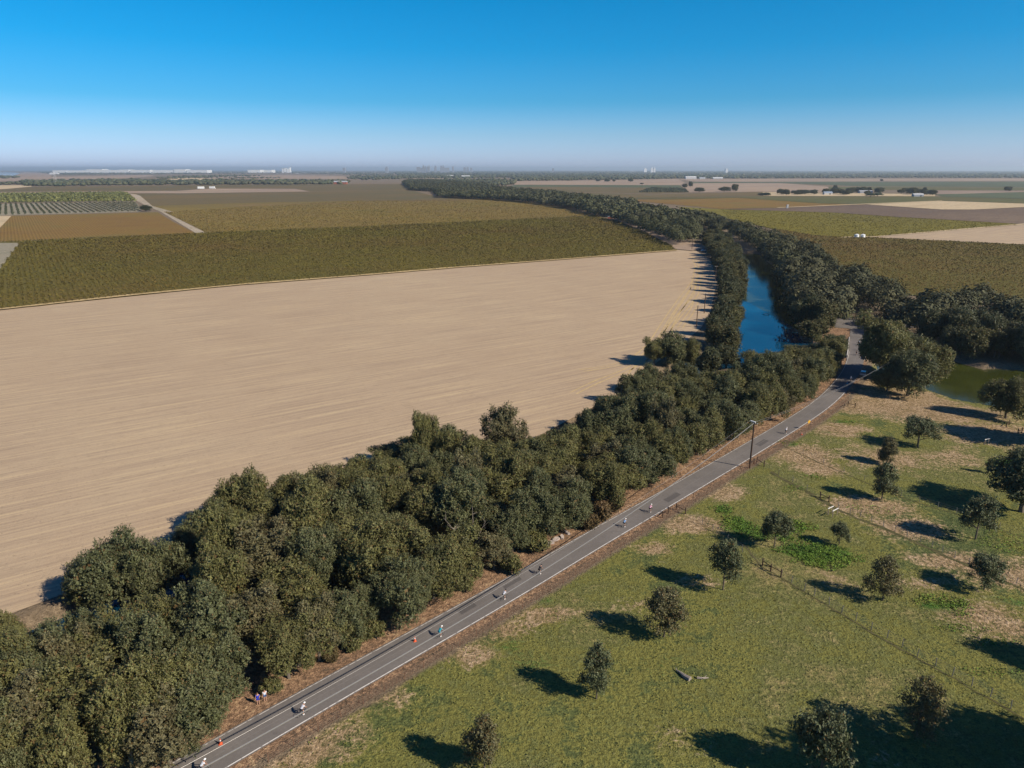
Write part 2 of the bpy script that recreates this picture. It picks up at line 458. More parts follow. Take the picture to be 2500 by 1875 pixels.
def asphalt(name, c0, c1):
    m, n, l, b = new_mat(name, 0.85, 0.25)
    p_ = wpos(n)
    f = noise(n, l, p_, 0.12, 4); f2 = noise(n, l, p_, 2.5, 3, 0.8); f3 = noise(n, l, p_, 0.45, 3, 0.7)
    c = mixc(n, l, vramp(n, l, f, 0.35, 0.65), c0, c1)
    c = mixc(n, l, vramp(n, l, f2, 0.3, 0.7, 0, 0.5), c, tuple(q * 0.75 for q in c0))
    c = mixc(n, l, vramp(n, l, f3, 0.62, 0.7, 0, 0.35), c, tuple(q * 0.6 for q in c0))
    l.new(c, b.inputs['Base Color'])
    bump(n, l, b, f2, 0.2, 0.02)
    return m
M['asphalt'] = asphalt('asphalt', (0.142, 0.126, 0.112), (0.185, 0.165, 0.148))
M['patch'] = asphalt('asphalt_patch', (0.095, 0.085, 0.078), (0.115, 0.104, 0.095))

def paint_mat(name, col, wear):
    m, n, l, b = new_mat(name, 0.7, 0.3)
    f = noise(n, l, wpos(n), 1.4, 4, 0.75)
    c = mixc(n, l, vramp(n, l, f, wear - 0.06, wear + 0.08), (0.168, 0.150, 0.134), col)
    l.new(c, b.inputs['Base Color'])
    return m
M['paint'] = paint_mat('white_edge_paint', (0.66, 0.62, 0.56), 0.41)
M['paint_old'] = paint_mat('worn_edge_paint', (0.52, 0.48, 0.43), 0.44)
M['seam'] = paint_mat('worn_centre_paint', (0.20, 0.182, 0.165), 0.46)

def water_mat(name, deep, rough=0.04, wave=0.02):
    m, n, l, b = new_mat(name, rough, 0.5)
    b.inputs['IOR'].default_value = 1.33
    b.inputs['Specular IOR Level'].default_value = 0.5 if rough < .1 else 0.2
    f = noise(n, l, wpos(n), 0.08, 3)
    c = mixc(n, l, vramp(n, l, f, 0.35, 0.65), tuple(q * 0.8 for q in deep), tuple(q * 1.2 for q in deep))
    l.new(c, b.inputs['Base Color'])
    v = rotated(n, l, ROWDIR, (1, 2.0))
    h = noise(n, l, v, 0.9, 3, 0.6)
    bump(n, l, b, h, 0.25, wave)
    return m
M['water'] = water_mat('river_water', (0.002, 0.030, 0.060))
M['pond'] = water_mat('green_pond_water', (0.034, 0.040, 0.007), 0.12)

# ----------------------------------------------------------- road and river
ROAD_L = G2([(380, 1885), (538, 1797), (644, 1737), (900, 1595), (1135, 1464), (1338, 1350), (1500, 1258), (1736, 1128), (1900, 1034), (2005, 962), (2042, 926), (2066, 895), (2077, 866), (2078, 833), (2078, 800)])
ROAD_R = G2([(540, 1886), (690, 1796), (800, 1732), (1100, 1562), (1330, 1430), (1500, 1320), (1590, 1272), (1800, 1143), (1983, 1030), (2033, 1001), (2069, 959), (2098, 915), (2107, 869), (2107, 833), (2110, 800)])

def resample(pts, step):
    pts = np.array(pts, dtype=float)
    d = np.r_[0, np.cumsum(np.linalg.norm(np.diff(pts, axis=0), axis=1))]
    n = max(2, int(round(d[-1] / step)) + 1)
    s = np.linspace(0, d[-1], n)
    return np.c_[np.interp(s, d, pts[:, 0]), np.interp(s, d, pts[:, 1])]

def smooth_line(pts, step=3.0, it=6, k=1):
    q = resample(pts, step)
    for _ in range(it):
        r = q.copy(); r[1:-1] = 0.25 * q[:-2] + 0.5 * q[1:-1] + 0.25 * q[2:]; q = r
    return q

def dist_to(P, line, w=None):
    """distance of points P (N,2) to a polyline, side sign, and w interpolated"""
    P = np.asarray(P, float); line = np.asarray(line, float)
    best = np.full(len(P), 1e9); sgn = np.zeros(len(P)); ww = np.zeros(len(P)); ss = np.zeros(len(P)); acc = 0
    for i in range(len(line) - 1):
        a, b_ = line[i], line[i + 1]; d = b_ - a; L = np.linalg.norm(d)
        if L < 1e-6: continue
        t = np.clip(((P - a) @ d) / (L * L), 0, 1)
        q = a + t[:, None] * d; v = P - q; dd = np.hypot(v[:, 0], v[:, 1])
        m = dd < best
        best[m] = dd[m]
        cr = d[0] * (P[:, 1] - a[1]) - d[1] * (P[:, 0] - a[0])
        sgn[m] = np.sign(cr)[m]; ss[m] = (acc + t * L)[m]
        if w is not None: ww[m] = (w[i] + t * (w[i + 1] - w[i]))[m]
        acc += L
    return best, sgn, ww, ss

# centre line of the road from the middle of both edges (kept a constant width)
cl = []
RLs, RRs = resample(ROAD_L, 2.0), resample(ROAD_R, 2.0)
for q in RRs:
    j = np.argmin(np.hypot(*(RLs - q).T)); cl.append(0.5 * (RLs[j] + q))
CL = smooth_line(cl, 4.0, 10)
d0 = CL[0] - CL[1]; CL = np.vstack([CL[0] + d0 / np.linalg.norm(d0) * 60, CL])
ROAD_HW = 2.5
LEVEE = smooth_line(G2([(2050, 777), (2090, 782), (2180, 794), (2300, 803), (2450, 815), (2700, 836)]), 4.0, 8)

RIVER = [(-90, 560, 4), (0, 0, 0)]
riv_px = [(1760, 575, 9), (1812, 615, 10), (1848, 660, 12), (1860, 700, 13), (1864, 760, 13), (1862, 815, 13), (1875, 848, 13), (1990, 855, 12), (2093, 851, 10), (2200, 868, 10), (2300, 915, 19), (2420, 940, 25), (2620, 970, 27), (2900, 1010, 27)]
RIV = np.array([G(x, y, -1.5)[:2] for x, y, w in riv_px]); RIVW = np.array([w for *_, w in riv_px], float)
cr_px = [(1860, 862, 7), (1760, 880, 8), (1690, 905, 6), (1610, 955, 5), (1480, 1030, 5), (1345, 1108, 5), (1228, 1148, 5), (1090, 1195, 4), (800, 1290, 3), (560, 1385, 3), (400, 1440, 2.6), (290, 1484, 2.4), (200, 1512, 2.2), (60, 1568, 1.8), (-200, 1690, 1.6)]
CRK = np.array([G(x, y, -1.5)[:2] for x, y, w in cr_px]); CRKW = np.array([w for *_, w in cr_px], float)

def river_sd(P):
    """signed distance to the water's edge (negative inside)"""
    a, _, w, _ = dist_to(P, RIV, RIVW); b_, _, w2, _ = dist_to(P, CRK, CRKW)
    return np.minimum(a - w, b_ - w2)

def inpoly(P, poly):
    P = np.asarray(P, float); poly = np.asarray(poly, float)
    x, y = P[:, 0], P[:, 1]; r = np.zeros(len(P), bool)
    j = len(poly) - 1
    for i in range(len(poly)):
        xi, yi = poly[i]; xj, yj = poly[j]
        c = ((yi > y) != (yj > y)) & (x < (xj - xi) * (y - yi) / (yj - yi + 1e-12) + xi)
        r ^= c; j = i
    return r

def scatter(poly, spacing, seed, ok=None, tries=30000):
    r_ = np.random.default_rng(seed); poly = np.asarray(poly, float)
    lo, hi = poly.min(0), poly.max(0)
    C = lo + r_.random((tries, 2)) * (hi - lo)
    m = inpoly(C, poly)
    if ok is not None: m &= ok(C)
    C = C[m]; cell = {}; out = []
    for q in C:
        k = (int(q[0] // spacing), int(q[1] // spacing)); bad = False
        for i in (-1, 0, 1):
            for j in (-1, 0, 1):
                for o in cell.get((k[0] + i, k[1] + j), ()):
                    if (o[0] - q[0]) ** 2 + (o[1] - q[1]) ** 2 < spacing * spacing: bad = True
        if not bad:
            cell.setdefault(k, []).append(q); out.append(q)
    return np.array(out)

def proj(x, y, zz):
    d = zz - H; zc = y * cp - d * sp; yc = y * sp + d * cp
    return CX + FPX * x / zc, CY - FPX * yc / zc
# how high the canopy of the near belt may reach, seen from the drone
SIL = np.array([(-200, 1720), (0, 1630), (40, 1545), (200, 1525), (330, 1500), (400, 1440), (430, 1310), (480, 1238), (520, 1198), (600, 1165), (690, 1172), (740, 1148), (800, 1128), (860, 1115), (900, 1088), (960, 1085), (1010, 1055), (1040, 1035), (1100, 1042), (1150, 1055), (1230, 1050), (1311, 1066), (1368, 1052), (1412, 1027), (1444, 1008), (1485, 982), (1530, 912), (1580, 890), (1600, 930), (1680, 935), (1700, 918), (1790, 912), (1805, 872), (1850, 862), (1900, 862), (1960, 838), (2000, 822), (2060, 816), (2085, 845), (2300, 845)], float)
def too_high(x, y, ht, R_=0.0):
    for dx in (-.6 * R_, 0, .6 * R_):
        px, py = proj(x + dx, y, ht)
        if py < np.interp(px, SIL[:, 0], SIL[:, 1]) - 4: return True
    return False

# ground mesh -------------------------------------------------------------
def smoothnoise(x, y, s, seed):
    r_ = np.random.default_rng(seed); ph = r_.random(12) * 6.28; kx = r_.normal(0, 1 / s, 6); ky = r_.normal(0, 1 / s, 6)
    o = 0
    for i in range(6): o = o + np.sin(kx[i] * x * 3 + ph[i]) * np.cos(ky[i] * y * 3 + ph[i + 6])
    return o / 6

GX0, GX1, GY0, GY1, GS = -160.0, 390.0, 20.0, 600.0, 2.0
gx = np.arange(GX0, GX1 + 0.1, GS); gy = np.arange(GY0, GY1 + 0.1, GS)
XX, YY = np.meshgrid(gx, gy)
P = np.c_[XX.ravel(), YY.ravel()]
sd = river_sd(P) + smoothnoise(P[:, 0], P[:, 1], 8, 3) * 0.8
bankw = np.where(dist_to(P, RIV)[0] < 40, 5.0, 2.6)
z = np.where(sd < 0, -2.6, -2.6 + 2.6 * np.clip(sd / bankw, 0, 1) ** 0.8)
rd, rs, _, rss = dist_to(P, CL)
ld, _, _, _ = dist_to(P, LEVEE)
rel = smoothnoise(P[:, 0], P[:, 1], 22, 5) * 0.35 + smoothnoise(P[:, 0], P[:, 1], 7, 6) * 0.10
right = (rs < 0)
fade = np.clip((rd - 5) / 8, 0, 1) * np.clip((sd - 5) / 6, 0, 1) * right * (P[:, 1] < 330)
edge = np.minimum.reduce([P[:, 0] - GX0, GX1 - P[:, 0], P[:, 1] - GY0, GY1 - P[:, 1]])
z = (z + rel * fade) * np.clip(edge / 10, 0, 1)
near_road = (np.minimum(rd, ld) < 4.0)
z = np.where(near_road & (sd > 4), 0.0, z)
# zones: R pasture, G dryness, B lush, A litter
_, rvs, _, _ = dist_to(P, RIV)
nearbank = (rvs < 0)
past = np.clip((rd - 4.6) / 2.0, 0, 1) * right * np.clip(sd / 3, 0, 1) * nearbank
dry = np.zeros(len(P)); lush = np.zeros(len(P)); litter = np.zeros(len(P))
def blob(arr, px, py, rx, ry, amt=1.0):
    c = G(px, py)[:2]
    u = ROWDIR
    dx, dy = P[:, 0] - c[0], P[:, 1] - c[1]
    d = (dx / rx) ** 2 + (dy / ry) ** 2
    np.maximum(arr, amt * np.exp(-d), out=arr)
for q in [(2190, 968, 16, 10, 1), (2250, 985, 12, 7, 1), (2110, 930, 8, 8, 1), (2150, 990, 22, 9, 1), (2300, 1010, 20, 9, 1), (2420, 1060, 16, 10, .9), (2050, 1050, 9, 8, .75), (1960, 1110, 9, 9, .85), (2000, 1140, 7, 6, .8),
          (2160, 1120, 13, 9, .65), (2330, 1120, 10, 8, .55), (2120, 1235, 10, 6, .85), (2220, 1290, 9, 5, .85), (2330, 1370, 9, 4, .8), (2440, 1400, 10, 6, .8),
          (1760, 1200, 6, 5, .8), (1690, 1280, 8, 4, .85), (1600, 1340, 5, 3, .7), (1330, 1500, 5, 3, .8), (1220, 1540, 5, 3, .8), (1150, 1600, 5, 3, .7), (930, 1700, 4, 3, .7), (720, 1840, 7, 3, .9), (850, 1790, 4, 3, .6),
          (2400, 1500, 8, 4, .75), (2480, 1540, 7, 4, .7), (2050, 1420, 7, 4, .35), (1700, 1420, 6, 3, .5), (2260, 1430, 6, 3, .5), (1560, 1480, 5, 3, .45), (2120, 1860, 6, 4, .3), (1640, 1800, 6, 3, .35)]:
    blob(dry, *q)
for q in [(1795, 1275, 3.2, 3.2, .8), (1760, 1242, 2, 2, .7), (1950, 1280, 3, 2, .7), (1330, 1470, 4, 2, .6), (1240, 1570, 4, 3, .6), (1300, 1620, 6, 4, .45), (2470, 1130, 8, 3, .9), (1840, 1300, 6, 3, .8), (2000, 1350, 8, 4, .9), (2060, 1030, 3, 1.6, .8), (1930, 1085, 3, 2, .8), (2020, 1055, 3, 2, .6),
          (2100, 1070, 3, 2, .6), (2300, 1480, 6, 2, .8), (1600, 1620, 9, 4, .3), (2480, 1470, 6, 2, .6), (2220, 1220, 5, 3, .4)]:
    blob(lush, *q)
vg = np.clip(1 - (rd - 2.4) / 2.6, 0, 1)
litter = np.maximum(vg * (past < 0.6), np.exp(-((sd - 3) / 4) ** 2) * right * .8 * 0 )
litter = np.maximum(litter, (~right) * 1.0 * np.clip(1 - np.abs(rd - 9) / 16, 0, 1))
idx = np.arange(len(P)).reshape(XX.shape)
F_ = np.c_[idx[:-1, :-1].ravel(), idx[:-1, 1:].ravel(), idx[1:, 1:].ravel(), idx[1:, :-1].ravel()]
V_ = np.c_[P, z]
FAR = 45000.0
nb = len(V_)
outer = np.array([(-FAR, -2000, 0), (FAR, -2000, 0), (FAR, FAR * 1.6, 0), (-FAR, FAR * 1.6, 0), (GX0, GY0, 0), (GX1, GY0, 0), (GX1, GY1, 0), (GX0, GY1, 0)], float)
V_ = np.vstack([V_, outer])
ring = np.array([(0, 1, 5, 4), (1, 2, 6, 5), (2, 3, 7, 6), (3, 0, 4, 7)]) + nb
F_ = np.vstack([F_, ring])

def ground_mat():
    m, n, l, b = new_mat('ground_cover', 0.95, 0.1)
    at = N(n, 'Attribute'); at.attribute_name = 'zone'
    se = N(n, 'SeparateColor'); l.new(at.outputs['Color'], se.inputs[0])
    p_ = wpos(n)
    nA = noise(n, l, p_, 0.03, 4, 0.6); nB = noise(n, l, p_, 0.22, 5, 0.7); nC = noise(n, l, p_, 1.3, 4, 0.75); nD = noise(n, l, p_, 4.0, 3, 0.75)
    # pasture greens
    s = math_(n, l, 'ADD', math_(n, l, 'MULTIPLY', nA, 0.50), math_(n, l, 'ADD', math_(n, l, 'MULTIPLY', nB, 0.28), math_(n, l, 'MULTIPLY', nC, 0.22)))
    gcol = cramp(n, l, s, [(0.38, (0.080, 0.100, 0.034)), (0.44, (0.110, 0.126, 0.042)), (0.48, (0.185, 0.172, 0.044)), (0.53, (0.130, 0.136, 0.044)), (0.58, (0.22, 0.188, 0.070)), (0.66, (0.28, 0.20, 0.11))])
    dcol = cramp(n, l, math_(n, l, 'ADD', math_(n, l, 'MULTIPLY', nB, 0.4), math_(n, l, 'MULTIPLY', nC, 0.6)), [(0.34, (0.12, 0.105, 0.045)), (0.47, (0.27, 0.185, 0.095)), (0.56, (0.36, 0.255, 0.15)), (0.7, (0.46, 0.34, 0.22))])
    jit = math_(n, l, 'ADD', math_(n, l, 'MULTIPLY', math_(n, l, 'SUBTRACT', nB, 0.5), 1.1), math_(n, l, 'MULTIPLY', math_(n, l, 'SUBTRACT', nC, 0.5), 1.2))
    df = vramp(n, l, math_(n, l, 'ADD', se.outputs[1], jit), 0.30, 0.62)
    c = mixc(n, l, df, gcol, dcol)
    lf = vramp(n, l, math_(n, l, 'ADD', se.outputs[2], jit), 0.40, 0.72)
    c = mixc(n, l, lf, c, mixc(n, l, nC, (0.035, 0.085, 0.016), (0.085, 0.15, 0.025)))
    # bare soil and leaf litter
    lit = cramp(n, l, math_(n, l, 'ADD', math_(n, l, 'MULTIPLY', nB, 0.45), math_(n, l, 'MULTIPLY', nC, 0.55)), [(0.36, (0.13, 0.085, 0.055)), (0.48, (0.22, 0.135, 0.08)), (0.56, (0.31, 0.19, 0.11)), (0.66, (0.40, 0.29, 0.16))])
    base = mixc(n, l, nB, (0.13, 0.095, 0.06), (0.23, 0.175, 0.115))
    af = vramp(n, l, math_(n, l, 'ADD', at.outputs['Alpha'], jit), 0.35, 0.6)
    base = mixc(n, l, af, base, lit)
    pf = vramp(n, l, math_(n, l, 'ADD', se.outputs[0], math_(n, l, 'MULTIPLY', jit, 0.8)), 0.35, 0.7)
    c = mixc(n, l, pf, base, c)
    dk = math_(n, l, 'MULTIPLY', vramp(n, l, nD, 0.3, 0.7, 0.65, 1.35), vramp(n, l, nC, 0.35, 0.65, 0.75, 1.25))
    mu = N(n, 'VectorMath'); mu.operation = 'SCALE'; l.new(c, mu.inputs[0]); l.new(dk, mu.inputs['Scale'])
    l.new(mu.outputs[0], b.inputs['Base Color'])
    h = math_(n, l, 'ADD', nC, math_(n, l, 'MULTIPLY', nD, 0.35))
    bump(n, l, b, h, 1.0, 0.5)
    return m
gm = mesh_np('ground', V_, F_, [ground_mat()])
at = gm.attributes.new('zone', 'FLOAT_COLOR', 'POINT')
Z4 = np.zeros((len(V_), 4), np.float32)
Z4[:nb, 0] = past; Z4[:nb, 1] = dry; Z4[:nb, 2] = lush; Z4[:nb, 3] = litter
at.data.foreach_set('color', Z4.ravel())
tag(obj_me('ground', gm), 'pasture, verges and river banks', kind='structure')

def gz(x, y):
    """height of the ground grid"""
    i = int(np.clip(round((x - GX0) / GS), 0, len(gx) - 1)); j = int(np.clip(round((y - GY0) / GS), 0, len(gy) - 1))
    if not (GX0 < x < GX1 and GY0 < y < GY1): return 0.0
    return float(z[j * len(gx) + i])

# water -------------------------------------------------------------------
WZ = -1.6
MB().add([(GX0 + 2, 25, WZ), (124, 25, WZ), (124, 595, WZ), (GX0 + 2, 595, WZ)], [(0, 1, 2, 3)]).build('river_water', M['water'])['kind'] = 'structure'
MB().add([(124, 25, WZ), (GX1 - 2, 25, WZ), (GX1 - 2, 595, WZ), (124, 595, WZ)], [(0, 1, 2, 3)]).build('pond_water', M['pond'])['kind'] = 'structure'

# fields ------------------------------------------------------------------
def sheet(name, pts, zz, mat, raw=False, kind='structure'):
    w = pts if raw else G2(pts)
    mb = MB().add([(x, y, zz) for x, y in w], [tuple(range(len(w)))])
    o = mb.build(name, mat); o['kind'] = kind
    # face up
    if o.data.polygons[0].normal.z < 0: o.data.flip_normals()
    return o

FTOP_A, FTOP_B = G(0, 757)[:2], G(1650, 612)[:2]
dirf = (FTOP_B - FTOP_A) / np.linalg.norm(FTOP_B - FTOP_A)
FT = G2([(0, 757), (300, 724), (600, 695), (850, 676), (1100, 655), (1400, 632), (1650, 612)])
_c = resample(CRK, 6.0); _t = np.gradient(_c, axis=0); _t /= np.linalg.norm(_t, axis=1)[:, None]
_o = _c + np.c_[_t[:, 1], -_t[:, 0]] * 7.0
if np.hypot(*(_o[20] - np.array([-100, 300]))) > np.hypot(*(_c[20] - np.array([-100, 300]))): _o = _c - np.c_[_t[:, 1], -_t[:, 0]] * 7.0
_o = [tuple(q) for q in _o if q[1] < 236 and q[0] < 52]
FE = G2([(1700, 612), (1738, 640), (1750, 690), (1735, 760), (1712, 800), (1668, 838), (1610, 880), (1580, 905)]) + _o
tanpoly = [tuple(FTOP_A - dirf * 260)] + [tuple(q) for q in FT] + [(140, 610)] + FE + [(-420, -40)]
sheet('ploughed_field', tanpoly, 0.05, M['tan'], raw=True)
FIELDS = [  # name, px polygon, material
    ('vineyard_ground', [(-420, 800), (0, 757), (600, 695), (1100, 655), (1650, 612), (1640, 600), (1580, 570), (1520, 545), (1453, 527), (850, 555), (500, 569), (0, 591), (-420, 612)], 'vine_floor'),
    ('vineyard_block', [(28, 527), (385, 518), (420, 540), (476, 569), (0, 590), (-30, 591), (0, 556)], 'vine_rust'),
    ('earth_field', [(-200, 527), (28, 527), (0, 556), (-40, 592), (-200, 600)], 'cream'),
    ('earth_field', [(-250, 596), (48, 593), (0, 657), (-60, 740), (-300, 775)], 'greytan'),
    ('orchard_floor', [(-300, 527), (0, 526), (345, 517), (338, 500), (331, 493), (0, 498), (-300, 500)], 'greytan'),
    ('orchard_floor', [(-300, 498), (331, 492), (305, 471), (0, 474), (-300, 475)], 'greytan'),
    ('vineyard_block', [(-300, 470), (430, 465.5), (500, 460), (720, 460), (757, 467), (1003, 464), (985, 449), (560, 451), (80, 456), (0, 463), (-300, 466)], 'vine_dark'),
    ('bare_strip', [(-300, 474), (318, 471.5), (440, 472), (757, 467.5), (720, 461.5), (520, 460.5), (440, 466), (0, 469), (-300, 470)], 'pink_tan'),
    ('vineyard_block', [(323, 472), (440, 472.5), (757, 468), (1003, 464), (1072, 482), (1200, 487), (1100, 491), (850, 491), (620, 495), (430, 501), (372, 503)], 'vine_dark'),
    ('vineyard_block', [(372, 503), (430, 501), (620, 495), (850, 491), (1100, 491), (1200, 487), (1290, 494), (1380, 508), (1453, 526), (850, 554.5), (505, 568.5), (400, 517)], 'vine_gold'),
    ('farm_track', [(318, 474), (330, 474), (342, 478), (372, 503), (425, 518), (400, 517.5), (502, 568), (478, 569.5), (392, 517), (352, 500), (331, 489)], 'farm_road'),
    ('river_far', [(-300, 418.5), (30, 420.5), (50, 423), (30, 431), (-300, 439)], 'water'),
    ('earth_field', [(-300, 446), (0, 443), (120, 440), (128, 424), (60, 420), (28, 432), (-300, 441)], 'pink_tan'),
    ('earth_field', [(-300, 465), (0, 462.5), (78, 455.5), (75, 452), (-300, 455)], 'cream'),
    ('earth_field', [(105, 432), (368, 427), (378, 430), (300, 436), (120, 440)], 'pink_tan'),
    ('earth_field', [(345, 441), (390, 436), (470, 434), (545, 437), (550, 439.5), (425, 442.5)], 'cream'),
    ('earth_field', [(490, 432), (700, 427), (840, 430), (850, 437), (620, 441), (550, 436)], 'pink_tan'),
    ('earth_field', [(985, 440), (1020, 434), (1110, 433), (1110, 438), (1040, 441)], 'pink_tan'),
    ('earth_field', [(1256, 451), (1660, 452), (1672, 446), (1655, 437), (1380, 441.5), (1256, 443)], 'pink_tan'),
    ('green_field', [(1240, 456.5), (1258, 451.5), (1660, 452.5), (1668, 460), (1600, 458), (1400, 456)], 'vine_green'),
    ('vineyard_block', [(1190, 458), (1240, 457), (1400, 456.5), (1600, 458.5), (1668, 460.5), (1682, 470), (1600, 473), (1380, 468), (1200, 466)], 'vine_dark'),
    ('vineyard_block', [(1180, 467), (1375, 469), (1600, 475), (1690, 472), (1860, 469), (1862, 478), (1650, 483), (1530, 486), (1400, 492)], 'vine_dark'),
    ('earth_field', [(1683, 470), (1672, 458), (1690, 448), (1900, 447), (2022, 456), (2022, 470), (1862, 468)], 'pink_tan'),
    ('earth_field', [(1655, 437.5), (2800, 435), (2800, 441), (1700, 444)], 'pink_tan'),
    ('vineyard_block', [(1680, 447), (1700, 444.5), (2800, 443), (2800, 453), (2500, 457), (2100, 455), (1900, 446.5)], 'vine_green'),
    ('green_field', [(2024, 456), (2500, 458), (2800, 455), (2800, 466), (2285, 464.5), (2024, 462)], 'vine_olive'),
    ('earth_field', [(2280, 465), (2800, 466.5), (2800, 468), (2420, 473), (2285, 474)], 'pink_tan'),
    ('earth_field', [(1864, 478.5), (1862, 469), (2022, 471), (2283, 474.5), (2283, 479.5)], 'cream'),
    ('green_field', [(2285, 475), (2500, 469), (2800, 469), (2800, 487), (2500, 486), (2300, 480)], 'vine_green'),
    ('vineyard_block', [(1530, 486.5), (1650, 483.5), (1864, 479), (2283, 480), (2500, 486.5), (2800, 488), (2800, 498), (2500, 497), (2300, 490.5), (2115, 499), (2010, 497), (1800, 483), (1640, 487)], 'vine_olive'),
    ('vineyard_block', [(1520, 488), (1640, 487.5), (1800, 483.5), (2010, 497.5), (2110, 499.5), (1905, 508), (1760, 510.5), (1650, 500)], 'vine_rust'),
    ('earth_field', [(2115, 499.5), (2300, 491), (2500, 497.5), (2800, 499), (2800, 506), (2500, 506), (2380, 512), (2300, 512)], 'cream'),
    ('vineyard_block', [(1760, 511), (1905, 508.5), (2112, 500), (2300, 512.5), (2380, 512.5), (2500, 507), (2800, 507), (2800, 552), (2500, 548), (2200, 530.5), (2030, 519)], 'vine_purple'),
    ('vineyard_block', [(1650, 505), (1760, 511.5), (2030, 519.5), (2200, 531), (2500, 548.5), (2130, 579.5), (2060, 580), (1990, 575), (1880, 558), (1780, 535)], 'vine_yellow'),
    ('ploughed_field', [(2130, 580.5), (2500, 549.5), (2800, 525), (2800, 620), (2500, 598)], 'tan'),
    ('vineyard_ground', [(1890, 559), (1990, 576), (2060, 580.5), (2128, 580.5), (2500, 598.5), (2800, 621), (2800, 800), (2500, 745), (2200, 720), (2050, 650), (1950, 600)], 'vine_floor'),
    ('track', [(1480, 528), (1530, 531), (1590, 556), (1660, 583), (1735, 606), (1690, 613), (1645, 609), (1640, 601), (1580, 571), (1520, 546)], 'pink_tan'),
    ('track', [(2050, 581), (2130, 579.8), (2300, 566), (2500, 549), (2800, 524), (2800, 521), (2500, 546.5), (2300, 563), (2140, 577.5), (2060, 579)], 'cream'),
    ('track', [(1900, 508), (2010, 503.5), (2300, 491), (2300, 490), (2010, 502), (1895, 507)], 'cream'),
]
for i, (nm, pts, mt) in enumerate(FIELDS):
    sheet(nm, pts, 0.07 + 0.012 * i, M[mt])
# straw coloured margin between the ploughed field and the vines
def ribbon(name, line, w, zz, mat, kind='structure', wj=0.0, parent=None, z1=None):
    line = np.asarray(line, float); t = np.gradient(line, axis=0); t /= np.linalg.norm(t, axis=1)[:, None]
    nrm = np.c_[-t[:, 1], t[:, 0]]
    w = np.full(len(line), w) + (rng.random(len(line)) - .5) * wj
    L_ = line + nrm * w[:, None] / 2; R_ = line - nrm * w[:, None] / 2
    v = np.vstack([np.c_[L_, np.full(len(line), zz)], np.c_[R_, np.full(len(line), zz)]])
    n_ = len(line); i = np.arange(n_ - 1)
    f = np.c_[i + n_, i + 1 + n_, i + 1, i]
    o = obj_me(name, mesh_np(name, v, f, [mat]), parent)
    if kind: o['kind'] = kind
    return o
mline = resample([tuple(FTOP_A - dirf * 200)] + [tuple(q) for q in FT], 6.0) + rng.normal(0, 0.35, (1, 2))
ribbon('field_margin', mline, 4.5, 0.60, M['straw_edge'], wj=2.0)
# tractor wheel marks turning at the field's end
for pts in ([(1585, 885), (1615, 835), (1650, 770), (1690, 710), (1702, 650), (1690, 625)],
            [(1530, 930), (1560, 890), (1600, 850), (1650, 780), (1700, 720), (1712, 660)],
            [(1420, 905), (1500, 895), (1545, 880), (1590, 840), (1630, 775), (1665, 725), (1692, 690)],
            [(1400, 960), (1480, 920), (1540, 905), (1560, 880)],
            [(1660, 800), (1690, 760), (1700, 735)]):
    ln = smooth_line(G2(pts), 3.0, 12)
    for off in (-1.1, 1.1):
        t = np.gradient(ln, axis=0); t /= np.linalg.norm(t, axis=1)[:, None]
        ribbon('wheel_mark', ln + np.c_[-t[:, 1], t[:, 0]] * off, 0.5, 0.054, M['straw_edge'], wj=0.3)

# road ---------------------------------------------------------------------
def offset_line(line, off):
    t = np.gradient(line, axis=0); t /= np.linalg.norm(t, axis=1)[:, None]
    return line + np.c_[-t[:, 1], t[:, 0]] * off
road = ribbon('road', CL, 2 * ROAD_HW + 0.5, 0.10, M['asphalt'])
ribbon('levee_road', LEVEE, 5.0, 0.106, M['asphalt'])
sheet('road_junction', [(2040, 800), (2078, 803), (2112, 803), (2160, 795), (2120, 786), (2060, 779), (2010, 776)], 0.112, M['asphalt'])
def mark(a, b_, off, w, mat, nm='road_edge_line'):
    ribbon(nm, offset_line(CL, off)[a:b_], w, 0.104, mat, wj=0.02)
nC_ = len(CL)
mark(0, nC_ - 12, ROAD_HW, 0.13, M['paint_old'])
mark(0, nC_ - 26, -ROAD_HW, 0.15, M['paint'])
mark(0, nC_ - 14, 0.05, 0.06, M['seam'], 'road_centre_line')
for (x, y, l_, w_) in ((1140, 1487, 3.2, 1.2), (1640, 1215, 5, 1.6), (1860, 1082, 5, 1.6), (1250, 1425, 4, .8)):
    c = G(x, y)[:2]; j = np.argmin(np.hypot(*(CL - c).T)); t = CL[min(j + 1, nC_ - 1)] - CL[j]; t /= np.linalg.norm(t); nn = np.array([-t[1], t[0]])
    pts = [tuple(c + t * a * l_ / 2 + nn * b_ * w_ / 2) for a, b_ in ((-1, -1), (1, -.9), (1.1, 1), (-.9, .9))]
    sheet('road_patch', pts, 0.103, M['patch'], raw=True)

# vineyards ----------------------------------------------------------------
def leaf_quads(C, Nn, size, r_, aspect=0.6):
    """diamond leaf faces at C with normals Nn"""
    n = len(C)
    a = r_.normal(size=(n, 3)); u = np.cross(Nn, a); u /= np.linalg.norm(u, axis=1)[:, None] + 1e-9
    w = np.cross(Nn, u)
    s = size[:, None]
    v = np.stack([C - u * s, C - w * s * aspect, C + u * s, C + w * s * aspect], 1).reshape(-1, 3)
    return v, np.arange(4 * n).reshape(n, 4)

